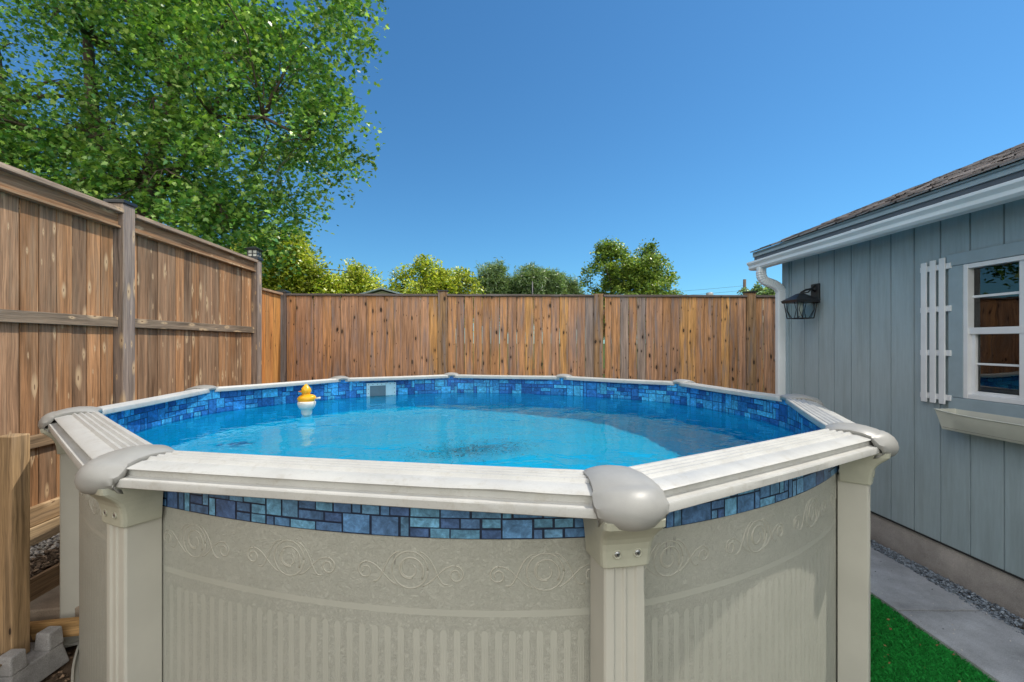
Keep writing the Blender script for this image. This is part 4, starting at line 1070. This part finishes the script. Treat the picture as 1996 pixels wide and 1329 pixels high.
def tree(name, label, cat, base, ells, nclump, per, leaf, shape, cols, trunks, clump_r=.35, group=None, seed=1, hang=.6, dens=.45, nscale=.55, ground=0, limbs=26, lr=.05):
    rg = np.random.default_rng(seed); rnd = random.Random(seed)
    T_ = Thing(name, base, label, cat, group); vols = np.array([e[3] * e[4] * e[5] for e in ells]) ** .8; vols = vols / vols.sum()
    cl = []
    while len(cl) < nclump:
        e = ells[rg.choice(len(ells), p=vols)]; d = rg.normal(size=3); d /= np.linalg.norm(d); r = rg.random() ** .42
        p = np.array([e[0] + d[0] * r * e[3], e[1] + d[1] * r * e[4], e[2] + d[2] * r * e[5]])
        if p[2] < ground: continue
        if noise.noise(Vector(p) * nscale + Vector((seed, 0, 0))) < rg.uniform(-.5, .5) * dens * 1.2 - .12 + .0: continue
        cl.append(p)
    cl = np.array(cl); pts = []; mu = []
    for p in cl:
        r = clump_r * rg.uniform(.5, 1.3); m = int(per * rg.uniform(.6, 1.4)); q = np.clip(rg.normal(size=(m, 3)), -1.5, 1.5) * r * np.array([.62, .62, .45]); q[:, 2] -= hang * (q[:, 0] ** 2 + q[:, 1] ** 2) / r
        pts.append(p + q); mu.append(np.full(m, rg.uniform(.62, 1.25)))
    pts = np.concatenate(pts)
    leaves_obj("crown", pts, leaf, shape, cols, T_.e, base, seed=seed, mult=np.concatenate(mu))
    mb = MB()
    tops = []
    for tr in trunks:
        rings = [Vector(p) for p in tr[0]]; mb.tube(rings, tr[1], 9); tops += [(Vector(p), r_) for p, r_ in zip(tr[0], tr[1])][1:]
    for p in cl[rg.choice(len(cl), min(limbs, len(cl)), replace=False)]:
        p = Vector(p); c_, r_ = min(tops, key=lambda q: (q[0] - p).length + abs(q[0].z + 1 - p.z) * .4)
        m1 = c_.lerp(p, .35) + Vector((rnd.uniform(-.2, .2), rnd.uniform(-.2, .2), .35 * (c_ - p).length * .4)); m2 = c_.lerp(p, .72) + Vector((rnd.uniform(-.2, .2), rnd.uniform(-.2, .2), .25))
        rr = min(r_ * .6, lr * 1.6); mb.tube([c_, m1, m2, p], [rr, rr * .6, rr * .35, rr * .12], 5)
        for _ in range(3):
            e_ = p + Vector((rnd.uniform(-.6, .6), rnd.uniform(-.6, .6), rnd.uniform(-.5, .1))) * clump_r * 2; mb.tube([m2, (m2 + e_) / 2 + Vector((0, 0, .1)), e_], [rr * .2, rr * .12, .004], 4)
    T_.part(mb, "trunk", M['bark'])
    return T_
GR = [(.21, .38, .08), (.16, .33, .07), (.28, .46, .10), (.07, .19, .05), (.42, .58, .18), (.10, .26, .08)]
# big maple behind the left fence
bz = H
tree("maple_tree", "large overhanging green maple behind the tall left fence with several grey trunks", "tree", (-9.6, 11.2, 0),
     [(-9.2, 11, bz + 6.6, 4.2, 3.2, 4.6), (-5.6, 10.2, bz + 7.0, 2.7, 2.2, 2.7), (-5.8, 10.2, bz + 4.3, 2.5, 2.0, 1.7), (-6.9, 9.8, bz + 2.9, 2.3, 1.6, 1.3), (-10.8, 10.2, bz + 3.8, 2.6, 2.4, 2.4), (-8, 10.6, bz + 9.5, 4.0, 2.6, 2.2), (-5.7, 9.9, bz + 2.7, 1.3, 1.2, .9), (-5.0, 9.8, bz + 3.1, .65, .8, .8), (-4.1, 9.9, bz + 4.6, .95, 1., .9), (-3.9, 9.9, bz + 6.8, .95, 1., 1.3)],
     1330, 68, .105, MAPLE, GR,
     [([(-9.3, 11, 0), (-9.1, 11, 3.2), (-8.7, 11, 5.4), (-7.9, 10.8, 7.6), (-7.2, 10.6, 9.8)], [.30, .24, .19, .13, .07]),
      ([(-9.5, 11.2, 0), (-9.9, 11.2, 3.5), (-10.1, 11.2, 6), (-10.2, 11.1, 9)], [.3, .22, .17, .1]),
      ([(-9.6, 10.8, 0), (-11.2, 10.6, 4), (-11.6, 10.4, 7), (-11.9, 10.4, 10)], [.3, .24, .18, .1]),
      ([(-9.1, 11, 3.2), (-8.0, 10.6, 5.2), (-6.6, 10.2, 6.7), (-5.4, 10, 6.6), (-4.4, 10, 6.1)], [.13, .09, .06, .04, .02])],
     clump_r=.40, seed=4, ground=bz + 1.3, limbs=150, lr=.06, dens=.75, hang=.9)
YG = [(.50, .54, .08), (.38, .47, .07), (.62, .62, .10), (.20, .30, .04)]
tree("leafy_tree", "broad yellow green tree just behind the corner of the left fence", "tree", (-8.6, 17, 0),
     [(-8.9, 17, bz + 1.9, 2.6, 2.0, 2.0), (-6.9, 16.6, bz + 1.4, 1.5, 1.5, 1.3), (-8.2, 16.6, bz + 3.2, 1.6, 1., 1.0), (-6.6, 16.7, bz + 2.3, 1.2, 1., 1.2), (-7.3, 16.6, bz + 2.35, 1.7, 1.3, 1.3), (-6.1, 16.8, bz + 1.75, 1.2, 1., 1.15), (-5.3, 16.9, bz + 1.35, .9, .9, .8)], 1100, 80, .13, OVAL, YG, [([(-8.5, 17, 0), (-8.5, 17, 2), (-8.4, 17, 4)], [.2, .15, .08])], clump_r=.38, seed=11, hang=.3, dens=.3, ground=1.6)
tree("leafy_tree", "small bright green tree showing right of the yellow green tree", "tree", (-6.3, 19.5, 0),
     [(-6.5, 19.5, bz + 1.4, 1.35, 1.2, 1.35)], 240, 90, .10, OVAL, [(.13, .36, .03), (.16, .42, .04)], [([(-6.4, 19.5, 0), (-6.4, 19.5, 2), (-6.4, 19.5, 3)], [.12, .1, .05])], clump_r=.33, seed=12, hang=.2, dens=.2, ground=1.6)
tree("leafy_tree", "rounded yellow green tree behind the small gabled shed", "tree", (-3.4, 20, 0),
     [(-4.0, 20, bz + 2.3, 1.25, 1.3, 1.45), (-2.7, 20, bz + 1.95, 1.5, 1.2, 1.25), (-5.0, 19.8, bz + 1.5, .8, .8, 1.0)], 420, 80, .13, OVAL, YG, [([(-3.2, 20, 0), (-3.2, 20, 2), (-3.1, 20, 4)], [.16, .12, .06])], clump_r=.36, seed=13, hang=.3, dens=.5, ground=1.6)
BG_ = [(.22, .32, .16), (.16, .26, .14), (.30, .40, .19)]
for i, (x, y, hh, rr) in enumerate([(-1.3, 34, 5.8, 1.5), (.1, 36, 5.0, 1.4), (1.3, 34, 5.6, 1.1), (2.8, 35, 5.7, 1.2), (4.3, 36, 4.9, 1.1)]):
    lab = ["grey green wispy tree, leftmost and tallest of the far row over the fence", "low grey green tree second from left in the far row", "grey green wispy tree in the middle of the far row beside a thin pole", "feathery grey green tree fourth in the far row", "lowest and rightmost grey green tree of the far row"][i]
    tree("distant_tree", lab, "tree", (x, y, 0), [(x, y, bz + hh - rr * 1.1, rr, 1.2, rr * 1.15), (x, y, bz + 2.6, rr * 1.15, 1.2, 1.9)], 300, 70, .26, NEEDLE, BG_, [([(x, y, 0), (x, y, 3), (x, y, 5)], [.15, .1, .05])], clump_r=.42, group="grey green trees in the far row", seed=20 + i, hang=-.3, dens=.5, limbs=14, ground=1.8)
tree("leafy_tree", "tall green tree with two rounded tops behind the middle of the rear fence", "tree", (5.7, 22, 0),
     [(4.7, 22, bz + 3.0, 1.3, 1.3, 1.6), (4.75, 22, bz + 4.3, .65, .7, .75), (6.45, 22, bz + 3.1, 1.15, 1.2, 1.5), (6.5, 22, bz + 4.1, .6, .7, .75), (5.5, 21.8, bz + 1.4, 2.4, 1.6, 1.2), (7.7, 22, bz + 1.3, .9, .9, 1.1)], 760, 66, .14, OVAL, [(.17, .27, .06), (.24, .34, .07), (.11, .19, .05), (.32, .40, .07)],
     [([(5.6, 22, 0), (5.5, 22, 2.5), (4.8, 22, 4), (4.75, 22, 5.8)], [.2, .15, .1, .04]), ([(5.6, 22, 2), (6.3, 22, 3.8), (6.45, 22, 5.6)], [.14, .1, .04])], clump_r=.33, seed=31, hang=.2, dens=.75, limbs=40, ground=1.6)
tree("leafy_tree", "low bushy tree top peeking over the fence beside the downspout", "tree", (15.4, 30, 0), [(16.1, 30, bz + 2.6, 1.2, 1.0, 1.4)], 130, 60, .2, OVAL, BG_, [([(16, 30, 0), (16, 30, 3)], [.12, .06])], clump_r=.35, seed=33, ground=1.8, limbs=6)
tree("leafy_tree", "dark tree top just showing above the house roof at the right edge", "tree", (16.5, 14, 0), [(17.0, 14, bz + 5.2, 1.7, 1.5, 1.5)], 90, 60, .15, OVAL, [(.03, .07, .02), (.05, .09, .02)], [([(17, 14, 0), (17, 14, 3), (17, 14, 6)], [.25, .2, .08])], clump_r=.35, seed=34, ground=2, limbs=12)

# ------------------------------------------------------------------ things beyond the fence
sh = Thing("garden_shed", (-3.9, 14, 0), "small tan gabled shed roof peeking over the left part of the rear fence", "shed")
mb = MB(); ax, az, y0, y1 = -3.93, H + 1.60, 14, 16.5; sw, drop = 1.5, .42
mb.loft([[(ax - sw + .15, yy, 0), (ax + sw - .15, yy, 0), (ax + sw - .15, yy, az - drop), (ax, yy, az - .04), (ax - sw + .15, yy, az - drop)] for yy in (y0, y1)], smooth=False); sh.part(mb, "wall", M['shed'])
mb = MB()
for sg in (-1, 1):
    mb.loft([[(ax, y0 - .15, az), (ax, y1, az), (ax + sg * (sw + .1), y1, az - drop - .03), (ax + sg * (sw + .1), y0 - .15, az - drop - .03)], [(ax, y0 - .15, az + .045), (ax, y1, az + .045), (ax + sg * (sw + .1), y1, az - drop + .015), (ax + sg * (sw + .1), y0 - .15, az - drop + .015)]], smooth=False)
sh.part(mb, "roof", M['trim'])
up_ = Thing("utility_pole", (20, 40, 0), "thin dark utility pole rising above the fence left of the house gutter", "utility pole")
mb = MB(); mb.tube([(20.15, 40, 0), (20.15, 40, H + 5.45)], [.16, .13], 8); up_.part(mb, "pole", M['bark'])
mb = MB(); mb.box((20.15, 40, H + 4.45), (1.0, .12, .12)); mb.box((20.3, 39.9, H + 4.2), (.5, .3, .25)); up_.part(mb, "crossarm", M['bark'])
mb = MB()
for dz in (4.9, 4.5): mb.tube([(20.1 - 22 * t, 40 + 6 * t, H + dz - .9 * 4 * t * (1 - t) * .5) for t in (k / 20 for k in range(21))], .012, 4)
up_.part(mb, "wires", M['black'])
ap = Thing("metal_pole", (1.3, 30, 0), "thin dark pole standing among the grey green far trees", "pole"); mb = MB(); mb.tube([(1.32, 30, 0), (1.32, 30, H + 3.95)], .05, 6); ap.part(mb, "pole", M['black'])
vt = Thing("neighbour_house", (9, 20, 0), "neighbouring bungalow hidden behind the rear fence with only its flue showing", "house")
mb = MB(); mb.loft([[(6.8, yy, 0), (12.6, yy, 0), (12.6, yy, 2.5), (6.8, yy, 2.5)] for yy in (18.5, 22)], smooth=False); vt.part(mb, "wall", M['shed'])
mb = MB(); mb.loft([[(6.5, 18.2, 2.5), (12.9, 18.2, 2.5), (12.9, 22.3, 2.5), (6.5, 22.3, 2.5)], [(7.8, 20.2, 3.62), (11.6, 20.2, 3.62), (11.6, 20.3, 3.62), (7.8, 20.3, 3.62)]], smooth=False); vt.part(mb, "roof", M['shed'])
mb = MB(); mb.lathe([(.07, 0), (.07, .50), (.13, .52), (.15, .56), (.15, .66), (.08, .68)], (8.65, 20.2, 3.22), 14); vt.part(mb, "flue", simple("galvanised_flue", (.35, .36, .36), .4, .5, .1, 8, metal=.3))
